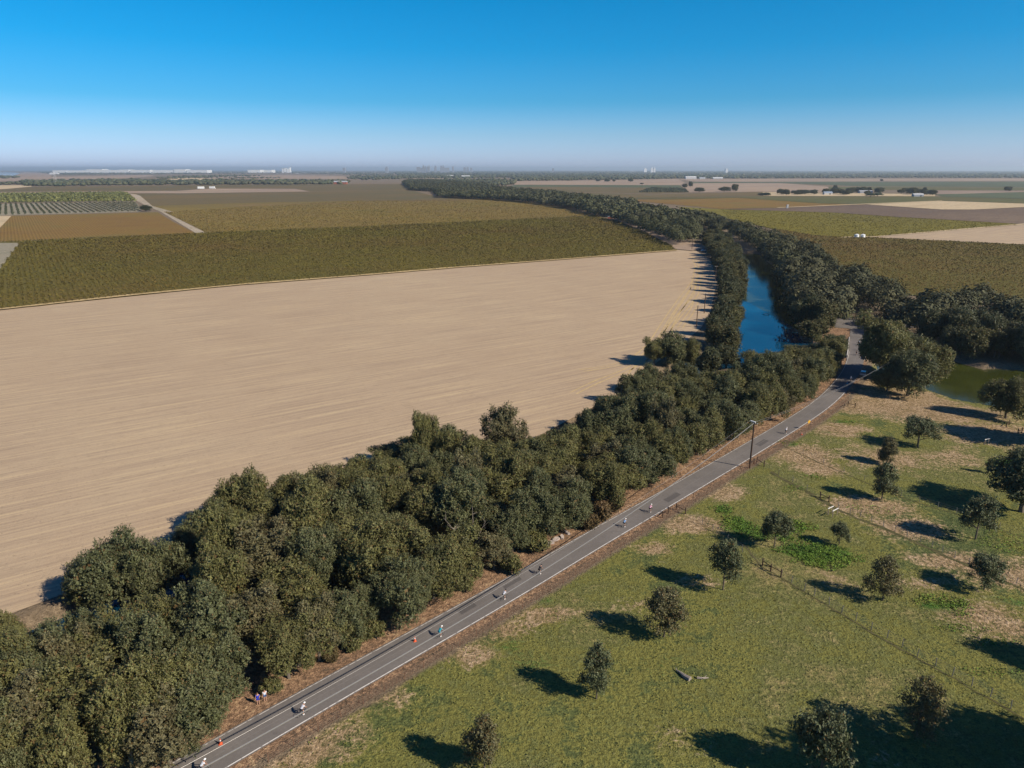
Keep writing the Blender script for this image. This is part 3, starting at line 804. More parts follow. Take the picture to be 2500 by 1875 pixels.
def vine_rows(name, poly, spacing, ang, mat, dens, seed, maxd=None, hgt=1.6):
    r_ = np.random.default_rng(seed)
    poly = np.asarray(poly); ca, sa = math.cos(ang), math.sin(ang)
    R = np.c_[poly @ np.array([ca, sa]), poly @ np.array([-sa, ca])]
    pts = []
    k0, k1 = R[:, 1].min(), R[:, 1].max()
    for yy in np.arange(math.floor(k0 / spacing) * spacing, k1, spacing):
        xs = []
        for i in range(len(R)):
            a, b_ = R[i], R[(i + 1) % len(R)]
            if (a[1] > yy) != (b_[1] > yy): xs.append(a[0] + (yy - a[1]) / (b_[1] - a[1]) * (b_[0] - a[0]))
        xs.sort()
        for i in range(0, len(xs) - 1, 2):
            L = xs[i + 1] - xs[i]; n = int(L * dens)
            if n < 1: continue
            t = xs[i] + r_.random(n) * L
            w = yy + r_.normal(0, 0.62, n)
            pts.append(np.c_[t * ca - w * sa, t * sa + w * ca])
    Q = np.vstack(pts)
    D = np.hypot(Q[:, 0], Q[:, 1])
    keep = (Q[:, 1] > 10) & (np.abs(Q[:, 0]) < Q[:, 1] * 0.80 + 15) & (r_.random(len(Q)) < np.clip((420 / D) ** 1.1, 0.15, 1))
    Q, D = Q[keep], D[keep]
    zz = 0.3 + r_.random(len(Q)) ** 0.7 * hgt
    Nn = r_.normal(size=(len(Q), 3)); Nn[:, 2] = np.abs(Nn[:, 2]) + 1.3; Nn /= np.linalg.norm(Nn, axis=1)[:, None]
    size = np.clip(D / 1200, 0.32, 0.7) * (0.7 + 0.6 * r_.random(len(Q)))
    v, f = leaf_quads(np.c_[Q, zz], Nn, size, r_)
    o = obj_me(name, mesh_np(name, v, f, [mat]))
    return o
vp = G2([(-200, 782), (0, 757), (300, 724), (600, 695), (850, 676), (1100, 655), (1400, 632), (1650, 612), (1640, 600), (1580, 570), (1520, 545), (1453, 527), (850, 555), (500, 569), (0, 591), (48, 593), (0, 657), (-120, 745)])
tag(vine_rows('grapevine_rows', vp, 3.0, VINEDIR, M['vine_leaf'], 4.2, 3, hgt=0.9), 'dark olive grapevines in rows beyond the tan ploughed field', 'vineyard', kind='stuff')
vp2 = G2([(1890, 559), (1990, 576), (2060, 580.5), (2128, 580.5), (2500, 598.5), (2650, 610), (2650, 790), (2500, 745), (2200, 720), (2050, 650), (1950, 600)])
tag(vine_rows('grapevine_rows', vp2, 3.0, VINEDIR, M['vine_leaf_b'], 3.6, 4, hgt=0.9), 'brown green grapevines in rows beyond the river trees on the right', 'vineyard', kind='stuff')
vp3 = G2([(400, 517), (850, 491), (1200, 487), (1290, 494), (1453, 526), (850, 554), (505, 568)])
M['vine_leaf_gold'] = posleaf('grapevine_leaf_gold', [(0.125, 0.110, 0.028), (0.180, 0.130, 0.030), (0.185, 0.120, 0.040), (0.155, 0.122, 0.030)], rnd=.15)
M['vine_leaf_yel'] = posleaf('grapevine_leaf_yellow', [(0.110, 0.094, 0.020), (0.165, 0.132, 0.018), (0.12, 0.096, 0.022)], rnd=.25)
tag(vine_rows('grapevine_rows', vp3, 4.0, VINEDIR, M['vine_leaf_gold'], 2.0, 5, hgt=0.6), 'golden brown grapevines in the middle distance left of the tree belt', 'vineyard', kind='stuff')
vp4 = G2([(1760, 512), (2030, 520), (2200, 531), (2500, 549), (2130, 579), (2060, 580), (1990, 575), (1880, 558), (1780, 535)])
tag(vine_rows('grapevine_rows', vp4, 4.5, VINEDIR, M['vine_leaf_yel'], 2.0, 6, hgt=0.6), 'yellow green grapevines right of the tree belt', 'vineyard', kind='stuff')

# ------------------------------------------------------------------- trees
def unit(r_, n):
    d = r_.normal(size=(n, 3)); return d / np.linalg.norm(d, axis=1)[:, None]

def make_blobs(r_, R, zc, hz, nb_, lo=.30, hi=.46, zlow=-.55, spread=(.45, .78)):
    d = unit(r_, nb_); d[:, 2] = np.where(d[:, 2] < zlow, -d[:, 2], d[:, 2])
    k = r_.uniform(*spread, nb_)
    c = d * k[:, None] * np.array([R, R, hz]); c[:, 2] += zc
    rr = R * r_.uniform(lo, hi, nb_)
    c = np.vstack([c, [[0, 0, zc + hz * .1]]]); rr = np.r_[rr, R * 0.5]
    return c, rr

def crown_mesh(name, seed, c, rr, nspr, k, leaf, mat, ln=0.5, outness=0.5, zsq=0.85, cut=0.78, down=-0.55, core=0.12, jit=.16):
    r_ = np.random.default_rng(seed)
    p_ = rr ** 2 / (rr ** 2).sum()
    j = r_.choice(len(rr), nspr * 3, p=p_)
    d = unit(r_, nspr * 3)
    keep = d[:, 2] > down + r_.normal(0, .15, len(d)); j, d = j[keep], d[keep]
    # lumpy surface of every bough
    lump = 1 + 0.16 * np.sin(d[:, 0] * 6 + j * 2.1) * np.cos(d[:, 1] * 7 + j) + 0.10 * np.sin(d[:, 2] * 11 + j * 3.7)
    P_ = c[j] + d * (rr[j] * lump * r_.uniform(.82, 1.06, len(j)))[:, None] * np.array([1, 1, zsq])
    ins = np.zeros(len(j), bool)
    for i in range(len(rr)):
        q = (P_ - c[i]) / np.array([1, 1, zsq])
        ins |= (np.linalg.norm(q, axis=1) < rr[i] * cut) & (j != i)
    P_, d, j = P_[~ins][:nspr], d[~ins][:nspr], j[~ins][:nspr]
    sd_ = d * outness + unit(r_, len(P_)) * 0.6 + np.array([0, 0, .25]); sd_ /= np.linalg.norm(sd_, axis=1)[:, None]
    t = r_.uniform(-.4, 1, (len(P_), k)) * ln
    C = P_[:, None] + sd_[:, None] * t[..., None] + r_.normal(0, ln * jit, (len(P_), k, 3))
    C = C.reshape(-1, 3)
    Nn = np.repeat(d, k, 0) * 0.75 + unit(r_, len(C)) * 0.75 + np.array([0, 0, .25]); Nn /= np.linalg.norm(Nn, axis=1)[:, None]
    size = leaf * r_.uniform(.6, 1.35, len(C))
    v, f = leaf_quads(C, Nn, size, r_)
    # darker heart: bigger, sparser leaves inside the boughs that stop the light
    nc = int(len(C) * core / 4)
    jj = r_.choice(len(rr), nc, p=p_)
    Ci = c[jj] + unit(r_, nc) * (rr[jj] * r_.uniform(.35, .7, nc))[:, None]
    v2, f2 = leaf_quads(Ci, unit(r_, nc), np.full(nc, leaf * 3.2), r_, .8)
    return mesh_np(name, np.vstack([v, v2]), np.vstack([f, f2 + len(v)]), [mat])

def trunk_mesh(name, seed, c, rr, h0, r0, lean=0.0, nl=7, fork=None, bare=0):
    r_ = random.Random(seed); mb = MB()
    fork = fork or h0 * 0.8
    base = Vector((0, 0, -.5)); top = Vector((lean, lean * .5, fork))
    mid = base.lerp(top, .5) + Vector((r_.uniform(-.15, .15), r_.uniform(-.15, .15), 0))
    mb.tube([base, Vector((0, 0, .1)), mid, top], [r0 * 1.35, r0 * 1.05, r0 * .85, r0 * .75], 7)
    order = sorted(range(len(rr)), key=lambda i: -rr[i])[:nl]
    for i in order:
        e = Vector(c[i]) + Vector((0, 0, rr[i] * .3)); m_ = top.lerp(e, .5) + Vector((r_.uniform(-.3, .3), r_.uniform(-.3, .3), -.25 * (e - top).length * .4))
        mb.tube([top - Vector((0, 0, .2)), m_, e], [r0 * .5, r0 * .3, r0 * .08], 5, cap=False)
        if bare and r_.random() < .6:
            e3 = e + (e - top).normalized() * rr[i] * 1.15; mb.tube([m_.lerp(e, .6), e3], [r0 * .22, r0 * .06], 4, m=1, cap=False)
        for _ in range(2):
            e2 = e + Vector((r_.uniform(-1, 1), r_.uniform(-1, 1), r_.uniform(-.2, 1))).normalized() * rr[i] * .8
            mb.tube([m_.lerp(e, .5), e2], [r0 * .16, r0 * .04], 4, cap=False)
    return mb.mesh(name, [M['bark'], M['dead']])

OAKS = []
def oak_proto(seed, R, Ht, mat, nspr=4700, k=9, leaf=.118, nb_=80, kind='near', sparse=1.0, rl=(.12, .26)):
    r_ = np.random.default_rng(seed)
    zc = Ht * .54; hz = Ht * .43
    d = unit(r_, nb_); d[:, 2] = np.where(d[:, 2] < -.75, -d[:, 2], d[:, 2])
    az = np.arctan2(d[:, 1], d[:, 0]); ph = r_.uniform(0, 6.28, 3)
    env = 1 + .26 * np.sin(2 * az + ph[0]) + .14 * np.sin(3 * az + ph[1]) + .12 * np.sin(4 * d[:, 2] + ph[2] + az)
    kk = r_.uniform(.55, .98, nb_) * env
    c = d * kk[:, None] * np.array([R, R, hz]) * .88; c[:, 2] += zc
    rr = R * r_.uniform(rl[0], rl[1], nb_)
    ci = unit(r_, 7) * R * .32; ci[:, 2] = ci[:, 2] * .8 + zc
    c = np.vstack([c, ci]); rr = np.r_[rr, np.full(7, R * .36)]
    me = crown_mesh('crown', seed + 50, c, rr, int(nspr * sparse), k, leaf, mat, ln=leaf * 4.4, core=.16 * sparse, cut=.66, jit=.11, down=-.9, zsq=1.12, outness=.65)
    tm = trunk_mesh('trunk', seed, c, rr, Ht * .3, R * .06 + .05, bare=1 if sparse < .9 else 0)
    return dict(crown=me, trunk=tm, R=R, H=Ht)
mats3 = [M['oak1'], M['oak2'], M['oak1'], M['oak3'], M['oak2'], M['oak1'], M['oak2']]
for i, (R, Ht, sps, rl_, nb2) in enumerate([(5.2, 10.5, 1, (.12, .26), 80), (4.6, 11, 1, (.18, .34), 40), (5.6, 9.6, 1, (.10, .20), 110), (4.4, 11.5, .62, (.10, .22), 70), (5.0, 9.5, 1, (.20, .36), 34), (4.8, 10, .85, (.12, .24), 70), (5.4, 11, .75, (.10, .22), 90)]):
    OAKS.append(oak_proto(100 + i, R, Ht, mats3[i], sparse=sps, rl=rl_, nb_=nb2))
MID = []
for i, (R, Ht) in enumerate([(5.4, 10.5), (4.8, 11), (5.6, 9.6), (5.0, 11.5), (5.2, 10)]):
    MID.append(oak_proto(200 + i, R, Ht, [M['oakfar'], M['oakfar2'], M['oakfar'], M['oakfar2'], M['oakfar']][i], nspr=2600, k=6, leaf=.23, nb_=40, rl=(.18, .33)))
COTTON = [oak_proto(300, 4.6, 15, M['oak3'], nspr=3000, leaf=.13, nb_=46, sparse=.8)]
SHRUB = [oak_proto(310, 2.0, 2.6, M['shrub'], nspr=600, leaf=.13, nb_=16), oak_proto(311, 2.2, 3.4, M['oak2'], nspr=700, leaf=.14, nb_=16)]

def young_proto(seed, shape, mat, R=2.3, Ht=5.2, n=1700, leaf=.10, sparse=1.0):
    r_ = np.random.default_rng(seed)
    if shape == 'round':
        c, rr = make_blobs(r_, R * .95, Ht * .55, Ht * .41, 48, .13, .25, -.6, (.35, 1.0)); c[:-1, :2] *= (1.08 - .35 * (c[:-1, 2:3] / Ht - .45))
    elif shape == 'cone':
        zz = r_.uniform(.20, .97, 44) * Ht; prof = R * np.clip(1.05 - ((zz / Ht - .42) / .60) ** 2, .15, 1)
        a = r_.uniform(0, 6.28, 44); q = prof * r_.uniform(.15, .88, 44)
        c = np.c_[np.cos(a) * q, np.sin(a) * q, zz]; rr = np.clip(prof * r_.uniform(.20, .38, 44), .22, 9)
    else:  # spiky, sparse: many small separate tufts
        nn = 46
        zz = r_.uniform(.25, .98, nn) * Ht; prof = R * np.clip(1.05 - ((zz / Ht - .42) / .62) ** 2, .12, 1)
        a = r_.uniform(0, 6.28, nn); q = prof * r_.uniform(.2, 1.0, nn)
        c = np.c_[np.cos(a) * q, np.sin(a) * q, zz]; rr = R * r_.uniform(.12, .26, nn)
    me = crown_mesh('crown', seed + 50, c, rr, int(n * sparse), 5, leaf, mat, ln=leaf * 4.5, outness=.9, down=-.8, core=.06 * (shape != 'spiky'))
    mb = MB(); rr_ = random.Random(seed)
    mb.tube([(0, 0, -.4), (0.03, 0, Ht * .35), (0, .03, Ht * .92)], [.11, .085, .02], 6)
    for i in range(len(rr)):
        cz = c[i][2]; mb.tube([(0, 0, max(cz - .5 - .3 * abs(c[i][0]), Ht * .22)), tuple(c[i])], [.035, .012], 4, cap=False)
    return dict(crown=me, trunk=mb.mesh('trunk', M['bark']), R=R, H=Ht)
YOUNG = {'round': [young_proto(400, 'round', M['young1']), young_proto(401, 'round', M['young1'], 2.4, 5)],
         'cone': [young_proto(410, 'cone', M['young1'], 1.9, 6), young_proto(411, 'cone', M['young2'], 1.8, 5.5)],
         'spiky': [young_proto(420, 'spiky', M['young2'], 2.2, 5.6, 1300), young_proto(421, 'spiky', M['young2'], 2.0, 5.2, 1600)]}

def put_tree(proto, x, y, Ht, R, rz, label, group=None, name='oak_tree', zoff=None, lab_crown=None):
    zz = gz(x, y) if zoff is None else zoff
    e = empty(name, (x, y, zz), rz, label, 'tree', group, (R / proto['R'], R / proto['R'], Ht / proto['H']))
    obj_me('trunk', proto['trunk'], e); obj_me('crown', proto['crown'], e)
    return e

WORDS = 'first second third fourth fifth sixth seventh eighth ninth tenth eleventh twelfth thirteenth fourteenth fifteenth sixteenth seventeenth eighteenth nineteenth twentieth'.split()
TENS = {20: 'twenty', 30: 'thirty', 40: 'forty', 50: 'fifty', 60: 'sixty', 70: 'seventy', 80: 'eighty', 90: 'ninety'}
def ordinal(i):
    i += 1
    if i <= 20: return WORDS[i - 1]
    t = i % 100 // 10 * 10; pre = 'one hundred ' if i >= 100 else ''
    if i % 100 == 0: return 'hundredth'
    if i % 100 <= 20: return pre + WORDS[i % 100 - 1]
    return pre + (TENS[t][:-1] + 'ieth' if i % 10 == 0 else TENS[t] + '-' + WORDS[i % 10 - 1])

# pasture trees: base px, top px y, crown width px, shape, label
PAST = [
    (2155, 1465, 1367, 78, 'spiky', 'thin brownish young oak between the two fences crossing the pasture'),
    (2402, 1441, 1357, 84, 'round', 'round dark young oak beyond both fences near the right edge of the photo'),
    (2381, 1316, 1206, 88, 'round', 'spreading grey green young oak in front of the big dark oak shadow'),
    (2048, 1330, 1274, 44, 'round', 'small round oak sapling beside the bright green weed patch'),
    (2153, 1217, 1130, 62, 'cone', 'upright young oak just beyond the far pasture fence'),
    (2163, 1133, 1070, 44, 'cone', 'narrow small oak between the round oak and the upright one'),
    (2240, 1092, 1018, 92, 'round', 'broad round bushy oak on dry grass nearest the river bank'),
    (1890, 1338, 1248, 76, 'round', 'round young oak standing at the left of the bright green weed patch'),
    (1765, 1441, 1320, 86, 'round', 'tall full young oak near the timber braced corner of the middle fence'),
    (1621, 1554, 1443, 92, 'spiky', 'sparse thin leaved young oak, leafiest low down, in the middle of the green pasture'),
    (1456, 1706, 1578, 76, 'cone', 'dense upright oval young oak left of the fallen grey log'),
    (1183, 1885, 1752, 86, 'cone', 'dense young oak cut by the bottom edge of the photo'),
    (2238, 1796, 1664, 104, 'spiky', 'dark shaded young oak standing in the large shadow at lower right'),
    (2000, 1910, 1733, 140, 'round', 'sunlit olive green young oak at the bottom edge before the large shadow'),
    (2412, 1156, 1120, 18, 'cone', 'thin little sapling left of the big dark oak'),
]
for i, (bx, by, ty, wpx, sh, lb) in enumerate(PAST):
    b_ = G(bx, by); ht = height_of(bx, by, ty) * 1.02
    R = wpx / 2 / FPX * math.hypot(b_[1] * cp + (H - 2) * sp, 0) * 1.0
    put_tree(YOUNG[sh][i % 2], b_[0], b_[1], ht, R, rng.uniform(0, 6.28), lb, 'young oaks dotted over the pasture', 'young_oak_tree')

def big(bx, by, ty, wpx, proto, lb, grp=None, name='oak_tree'):
    b_ = G(bx, by); ht = height_of(bx, by, ty)
    R = wpx / 2 / FPX * (b_[1] * cp + (H - 6) * sp)
    return put_tree(proto, b_[0], b_[1], ht, R, rng.uniform(0, 6.28), lb, grp, name)
big(2492, 1250, 1108, 170, OAKS[5], 'big dark spreading oak at the right edge of the pasture')
big(2455, 1022, 930, 92, OAKS[4], 'oak with a bare trunk on the near bank of the green pond')
# clump at the bridge
for bx, by, ty, w, k, lb in [(2146, 926, 772, 125, 1, 'tall oak closest to the bridge on the right of the road'), (2195, 912, 795, 120, 5, 'oak at the back of the clump right of the bridge'),
                        (2215, 966, 856, 115, 0, 'front oak of the clump between the bridge and the pond'), (2258, 935, 812, 118, 6, 'oak leaning over the pond at the right of the bridge clump'),
                        (2165, 956, 900, 60, 4, 'small dark oak under the clump beside the road at the bridge')]:
    big(bx, by, ty, w, OAKS[k], lb, 'oaks clumped beside the bridge')
# trees past the right edge whose shadows fall into the view
for i, (x, y, ht, R) in enumerate([(57, 53, 26, 5.5), (62, 57, 24, 6), (61, 49, 25, 6), (68, 62, 17, 5.5), (70, 54, 21, 6.5), (75, 59, 20, 6), (81, 62, 15, 5.5), (81, 78, 11, 4), (132, 164, 15, 6), (146, 158, 15, 6), (122, 118, 12, 4.5)]):
    put_tree(COTTON[0] if i < 7 else MID[i % 5], x, y, ht, R, i * 1.3, 'tall tree standing just outside the right edge that shades the pasture', 'shade trees beyond the right edge', 'tall_tree')

# the belt between the road and the ploughed field --------------------------
belt = []
def okN(C):
    d, s, _, _ = dist_to(C, CL); w = river_sd(C)
    return (d > ROAD_HW + 2.9 + 1.0 * np.sin(C[:, 1] * .13)) & (s > 0) & (w > -0.2) & (C[:, 1] < 262)
polyN = [(-150, 62), (-75, 100), (-66, 118), (-52, 130), (-36, 150), (-18, 168), (3, 190), (16, 205), (33, 232), (48, 258), (60, 262), (120, 262), (130, 250), (122, 232), (110, 212), (97, 190), (75, 168), (45, 138), (10, 102), (-30, 62), (-60, 32), (-150, 32)]
gaps = [(G(200, 1690, 0)[:2], 5.5), (G(1135, 1375, 0)[:2], 5.2), (G(640, 1690, 0)[:2], 3.4), (G(1480, 1255)[:2], 3.0)]
front = []
_f = resample(CL, 1.0); _tf = np.gradient(_f, axis=0); _tf /= np.linalg.norm(_tf, axis=1)[:, None]
_s = 30.0
while _s < len(_f) - 1:
    q = _f[int(_s)]; t = _tf[int(_s)]; off = ROAD_HW + 3.7 + rng.uniform(-.5, 1.5)
    p_ = q + np.array([-t[1], t[0]]) * off
    if p_[1] < 250 and not any(np.hypot(*(p_ - g_)) < r0 for g_, r0 in gaps): front.append(p_)
    _s += rng.uniform(4.2, 6.6)
front = np.array(front)
def okN2(C):
    m = okN(C)
    dd = np.min(np.hypot(C[:, None, 0] - front[None, :, 0], C[:, None, 1] - front[None, :, 1]), axis=1)
    return m & (dd > 5.2)
SN = scatter(polyN, 6.0, 11, okN2)
SN = np.vstack([front, SN])
CRD = dist_to(SN, CRK)[0]; RD, _, _, RS = dist_to(SN, CL)
lo, mid_, hi_ = [], [], []
items = []
for q, cd, rd_, rs_ in zip(SN, CRD, RD, RS):
    if any(np.hypot(*(q - g_)) < r0 for g_, r0 in gaps): continue
    row = 'road' if rd_ < ROAD_HW + 11 else ('creek' if cd < 11 else 'middle')
    fieldside = dist_to([q], CRK)[1][0] > 0
    if cd < 18 and fieldside: row = 'field'
    items.append((q, row, rs_))
rowtxt = {'road': 'front row on the left verge', 'creek': 'row above the creek', 'middle': 'middle of the belt', 'field': 'row edging the tan field'}
looks = ['dark green', 'olive green', 'dull green', 'bronze tinged', 'olive', 'deep green', 'loose olive']
for row in ('road', 'middle', 'creek', 'field'):
    its = sorted([t for t in items if t[1] == row], key=lambda t: t[2])
    i = -1
    for (q, _, s_) in its:
        k = int(rng.integers(0, 7))
        fz = 'road' if any(abs(q[0] - a[0]) + abs(q[1] - a[1]) < 1e-6 for a in front) else 'in'
        ht = {'road': 8.6, 'middle': 11.0, 'creek': 10.8, 'field': 10.8}[row] * rng.uniform(.75, 1.28); R = rng.uniform(3.9, 6.2) * (.86 if fz == 'road' else 1)
        while ht > 6.0 and too_high(q[0], q[1], ht, R): ht -= .6
        if too_high(q[0], q[1], ht, R): continue
        i += 1
        pr = OAKS[k]
        put_tree(pr, q[0], q[1], ht, R, rng.uniform(0, 6.28), f'{looks[k]} oak, {ordinal(i)} from the near end, {rowtxt[row]}', 'oaks of the belt beside the road')
# single trees that shape the belt's skyline
def crown_at(px, top, ht, R, proto, lb, **kw):
    b_ = G(px, top, ht)
    return put_tree(proto, b_[0], b_[1], ht, R, rng.uniform(0, 6.28), lb, **kw)
crown_at(262, 1275, 12.5, 5.6, OAKS[0], 'large round sunlit oak standing at the near edge of the tan field')
crown_at(350, 1290, 11.5, 5.0, OAKS[2], 'rounded oak joined to the right of the large round oak')
crown_at(205, 1335, 9, 4.4, OAKS[6], 'low olive oak joined to the left of the large round oak')
crown_at(-20, 1470, 6.5, 3.6, OAKS[4], 'small bushy tree cut by the left edge of the photo on the tan field', name='bushy_tree')
crown_at(1225, 938, 18.5, 4.9, COTTON[0], 'tallest tree of the belt, brownish with gaps, standing above the rest', name='cottonwood_tree')
crown_at(1270, 1030, 11.5, 3.4, OAKS[3], 'oak at the right foot of the tallest brownish tree')
for i, (px, top, ht, R) in enumerate([(440, 1262, 9, 3.2), (505, 1210, 11, 3.6), (600, 1152, 13, 4.6), (665, 1178, 11, 3.6), (735, 1140, 11.5, 3.0), (795, 1112, 13, 3.6), (860, 1118, 10, 3.8), (935, 1078, 12.5, 4.6), (1030, 1002, 14.5, 3.2), (1085, 1018, 13.5, 4.0), (1150, 1050, 11, 4.2), (1312, 1062, 9, 3.6), (1375, 1042, 9.5, 3.8), (1435, 1005, 10, 4.2), (1490, 965, 10, 4), (1545, 895, 11, 4.6), (1580, 872, 11, 4.0)]):
    crown_at(px, top, ht, R, OAKS[int(rng.integers(0, 7))], f'oak rising against the tan field beyond the creek, {ordinal(i)} from the left', group='oaks on the field side of the creek')
for i, (px, top, ht, R, lb) in enumerate([(1640, 808, 11.5, 6.5, 'large oak on the point between field and river mouth'), (1600, 830, 9, 4.2, 'lower oak at the left of the large oak on the point'), (1668, 872, 9, 4.4, 'low oak in front of the large oak on the point'), (1612, 884, 8.5, 4.0, 'low oak in front of the left oak on the point'), (1688, 815, 10, 4.6, 'oak at the right of the large oak on the point')]):
    crown_at(px, top, ht, R, OAKS[i], lb)
for i, (px, top, ht, R) in enumerate([(-60, 1600, 9, 4.6), (20, 1556, 9, 4.4), (85, 1540, 9.5, 4.2), (150, 1552, 9, 4.0), (225, 1540, 8.5, 3.6), (200, 1500, 8.5, 3.6), (262, 1512, 9, 3.6), (315, 1492, 9.5, 3.8), (380, 1468, 10, 4.2), (120, 1640, 9, 4.2), (40, 1680, 9.5, 4.6), (-40, 1750, 10, 4.6)]):
    crown_at(px, top, ht, R, OAKS[(i * 3 + 1) % 7], f'oak below the creek in the lower left corner, {ordinal(i)} of that thicket', group='oaks of the lower left thicket')
for i, (bx, by, ht, R) in enumerate([(415, 1880, 9, 4.6), (462, 1828, 8.5, 4.2), (505, 1778, 8.5, 3.9), (455, 1762, 10, 4.4), (380, 1800, 10.5, 4.8), (500, 1715, 9.5, 3.8), (705, 1655, 8.5, 3.6), (780, 1612, 9, 3.8), (850, 1572, 8, 3.4), (1020, 1492, 8, 3.2), (1075, 1452, 8.5, 3.4)]):
    b_ = G(bx, by); put_tree(OAKS[(i * 2 + 3) % 7], b_[0], b_[1], ht, R, i * 1.7, f'oak overhanging the road edge at lower left, {ordinal(i)} of that front row', 'oaks overhanging the lower road edge')
for i, x in enumerate((2335, 2368, 2402, 2436, 2470, 2505, 2545)):
    b_ = G(x, 866 + (i % 2) * 8); put_tree(MID[i % 5], b_[0], b_[1], 10 + (i * 37 % 5) * .8, 5.6, i, f'dark oak on the far bank of the green pond, {ordinal(i)} from the left', 'oaks on the far bank of the pond')
# left bank row, right bank wood, and the belt running off into the distance
polyL = G2([(1715, 925), (1765, 905), (1790, 880), (1796, 830), (1800, 760), (1808, 700), (1812, 655), (1785, 615), (1745, 585), (1715, 592), (1750, 640), (1766, 680), (1764, 730), (1752, 790), (1738, 850)])
def okL(C):
    return river_sd(C) > -0.5
SL = scatter(polyL, 8.2, 12, okL)
SL = SL[np.argsort(SL[:, 1])]
for i, q in enumerate(SL):
    put_tree(MID[int(rng.integers(0, 5))], q[0], q[1], rng.uniform(7.0, 13), rng.uniform(3.9, 6.2), rng.uniform(0, 6.28), f'oak on the left bank of the blue river, {ordinal(i)} from the river mouth', 'oaks on the left bank of the blue river')
topM = [G(x, y, 10.5)[:2] for x, y in [(1560, 500), (1640, 512), (1720, 525), (1810, 550), (1900, 580), (1965, 590), (2015, 640), (2090, 655), (2160, 690), (2230, 722), (2330, 722), (2500, 735), (2750, 770)]]
polyM = [tuple(q) for q in topM] + G2([(2750, 905), (2500, 888), (2420, 876), (2330, 866), (2260, 840), (2150, 812), (2125, 770), (2050, 768), (2040, 835), (1905, 838), (1893, 800), (1892, 740), (1882, 690), (1868, 650), (1810, 600), (1730, 560), (1700, 560), (1640, 545), (1560, 520)])
def okM(C):
    d1 = dist_to(C, CL)[0]; d2 = dist_to(C, LEVEE)[0]
    return (river_sd(C) > 0.5) & (d1 > 5.5) & (d2 > 5.0)
SM = scatter(polyM, 8.4, 13, okM, 60000)
DM = np.hypot(SM[:, 0], SM[:, 1]); SM = SM[np.argsort(DM)]
print('belt', len(items), 'left', len(SL), 'right', len(SM))
NM = min(len(SM), max(20, 270 - len(SL) - len(items)))
for i, q in enumerate(SM[:NM]):
    lev = q[0] > 165
    put_tree(MID[int(rng.integers(0, 5))], q[0], q[1], rng.uniform(8.5, 15), rng.uniform(4.6, 7.2), rng.uniform(0, 6.28),
             (f'oak of the wood behind the green pond and levee road, {ordinal(i)} nearest' if lev else f'oak of the big wood right of the blue river, {ordinal(i)} nearest'), 'oaks of the wood on the right bank')
# near bank of the river left of the bridge
polyB = G2([(1700, 985), (1800, 930), (1880, 900), (2000, 893), (2055, 895), (2035, 925), (1990, 965), (1890, 1030), (1760, 1050)])
for i, q in enumerate([q for q in scatter(polyB, 7.0, 15, lambda C: (river_sd(C) > .3) & (dist_to(C, CL)[0] > 6.5) & (C[:, 1] > 262)) if not too_high(q[0], q[1], 9, 3)]):
    put_tree(OAKS[int(rng.integers(0, 7))], q[0], q[1], rng.uniform(8.5, 11), rng.uniform(4.6, 5.6), rng.uniform(0, 6.28), f'oak between the river mouth and the bridge, {ordinal(i)} of the near bank', 'oaks between river mouth and bridge')

def merged_trees(name, pts, hs_, rs2, mat, seed, nq=90, leafk=.22):
    r_ = np.random.default_rng(seed); n = len(pts)
    d = unit(r_, n * nq).reshape(n, nq, 3); d[..., 2] = np.where(d[..., 2] < -.3, -d[..., 2], d[..., 2])
    d[..., 2] += 0
    lob = 1 + .22 * np.sin(d[..., 0] * 5 + np.arange(n)[:, None]) * np.cos(d[..., 1] * 5 + np.arange(n)[:, None] * 2) + .1 * r_.normal(size=(n, nq))
    C = d * lob[..., None] * np.stack([rs2, rs2, hs_ * .46], -1)[:, None]
    C[..., 0] += pts[:, None, 0]; C[..., 1] += pts[:, None, 1]; C[..., 2] += (hs_ * .54)[:, None]
    Nn = d + unit(r_, n * nq).reshape(n, nq, 3) * .5; Nn /= np.linalg.norm(Nn, axis=-1)[..., None]
    size = (rs2 * leafk)[:, None] * r_.uniform(.7, 1.4, (n, nq))
    v, f = leaf_quads(C.reshape(-1, 3), Nn.reshape(-1, 3), size.ravel(), r_, .8)
    return obj_me(name, mesh_np(name, v, f, [mat]))
rest = SM[NM:]
polyF = G2([(1700, 592), (1640, 600), (1585, 572), (1525, 546), (1458, 528), (1385, 510), (1295, 496), (1200, 488.5), (1075, 483), (1060, 468), (1005, 465), (985, 449), (1000, 444), (1100, 447), (1190, 456)]) + [tuple(G(x, y, 11)[:2]) for x, y in [(1185, 452), (1300, 466), (1350, 468), (1450, 481), (1540, 489)]] + G2([(1560, 520), (1640, 545), (1700, 560)])
SF = scatter(polyF, 10.5, 14, lambda C: ~((dist_to(C, [G(1480, 533)[:2], G(1528, 533)[:2]])[0] < 26)), 400000)
print('far belt', len(SF), 'rest', len(rest))
if len(rest): SF = np.vstack([rest, SF])
DF = np.hypot(SF[:, 0], SF[:, 1]); SF = SF[np.argsort(DF)]
r_f = np.random.default_rng(5)
nearF = SF[:260]; farF = SF[260:]
tag(merged_trees('tree_belt', nearF, r_f.uniform(8, 16, len(nearF)), r_f.uniform(5.2, 8.6, len(nearF)), M['belt_leaf'], 21, 900, .075), 'dark tree belt winding away along the river', 'trees', kind='stuff')
tag(merged_trees('tree_belt', farF, r_f.uniform(8, 17, len(farF)), r_f.uniform(6, 10, len(farF)), M['belt_leaf'], 22, 180, .17), 'far end of the dark tree belt beyond the vineyards', 'trees', kind='stuff')

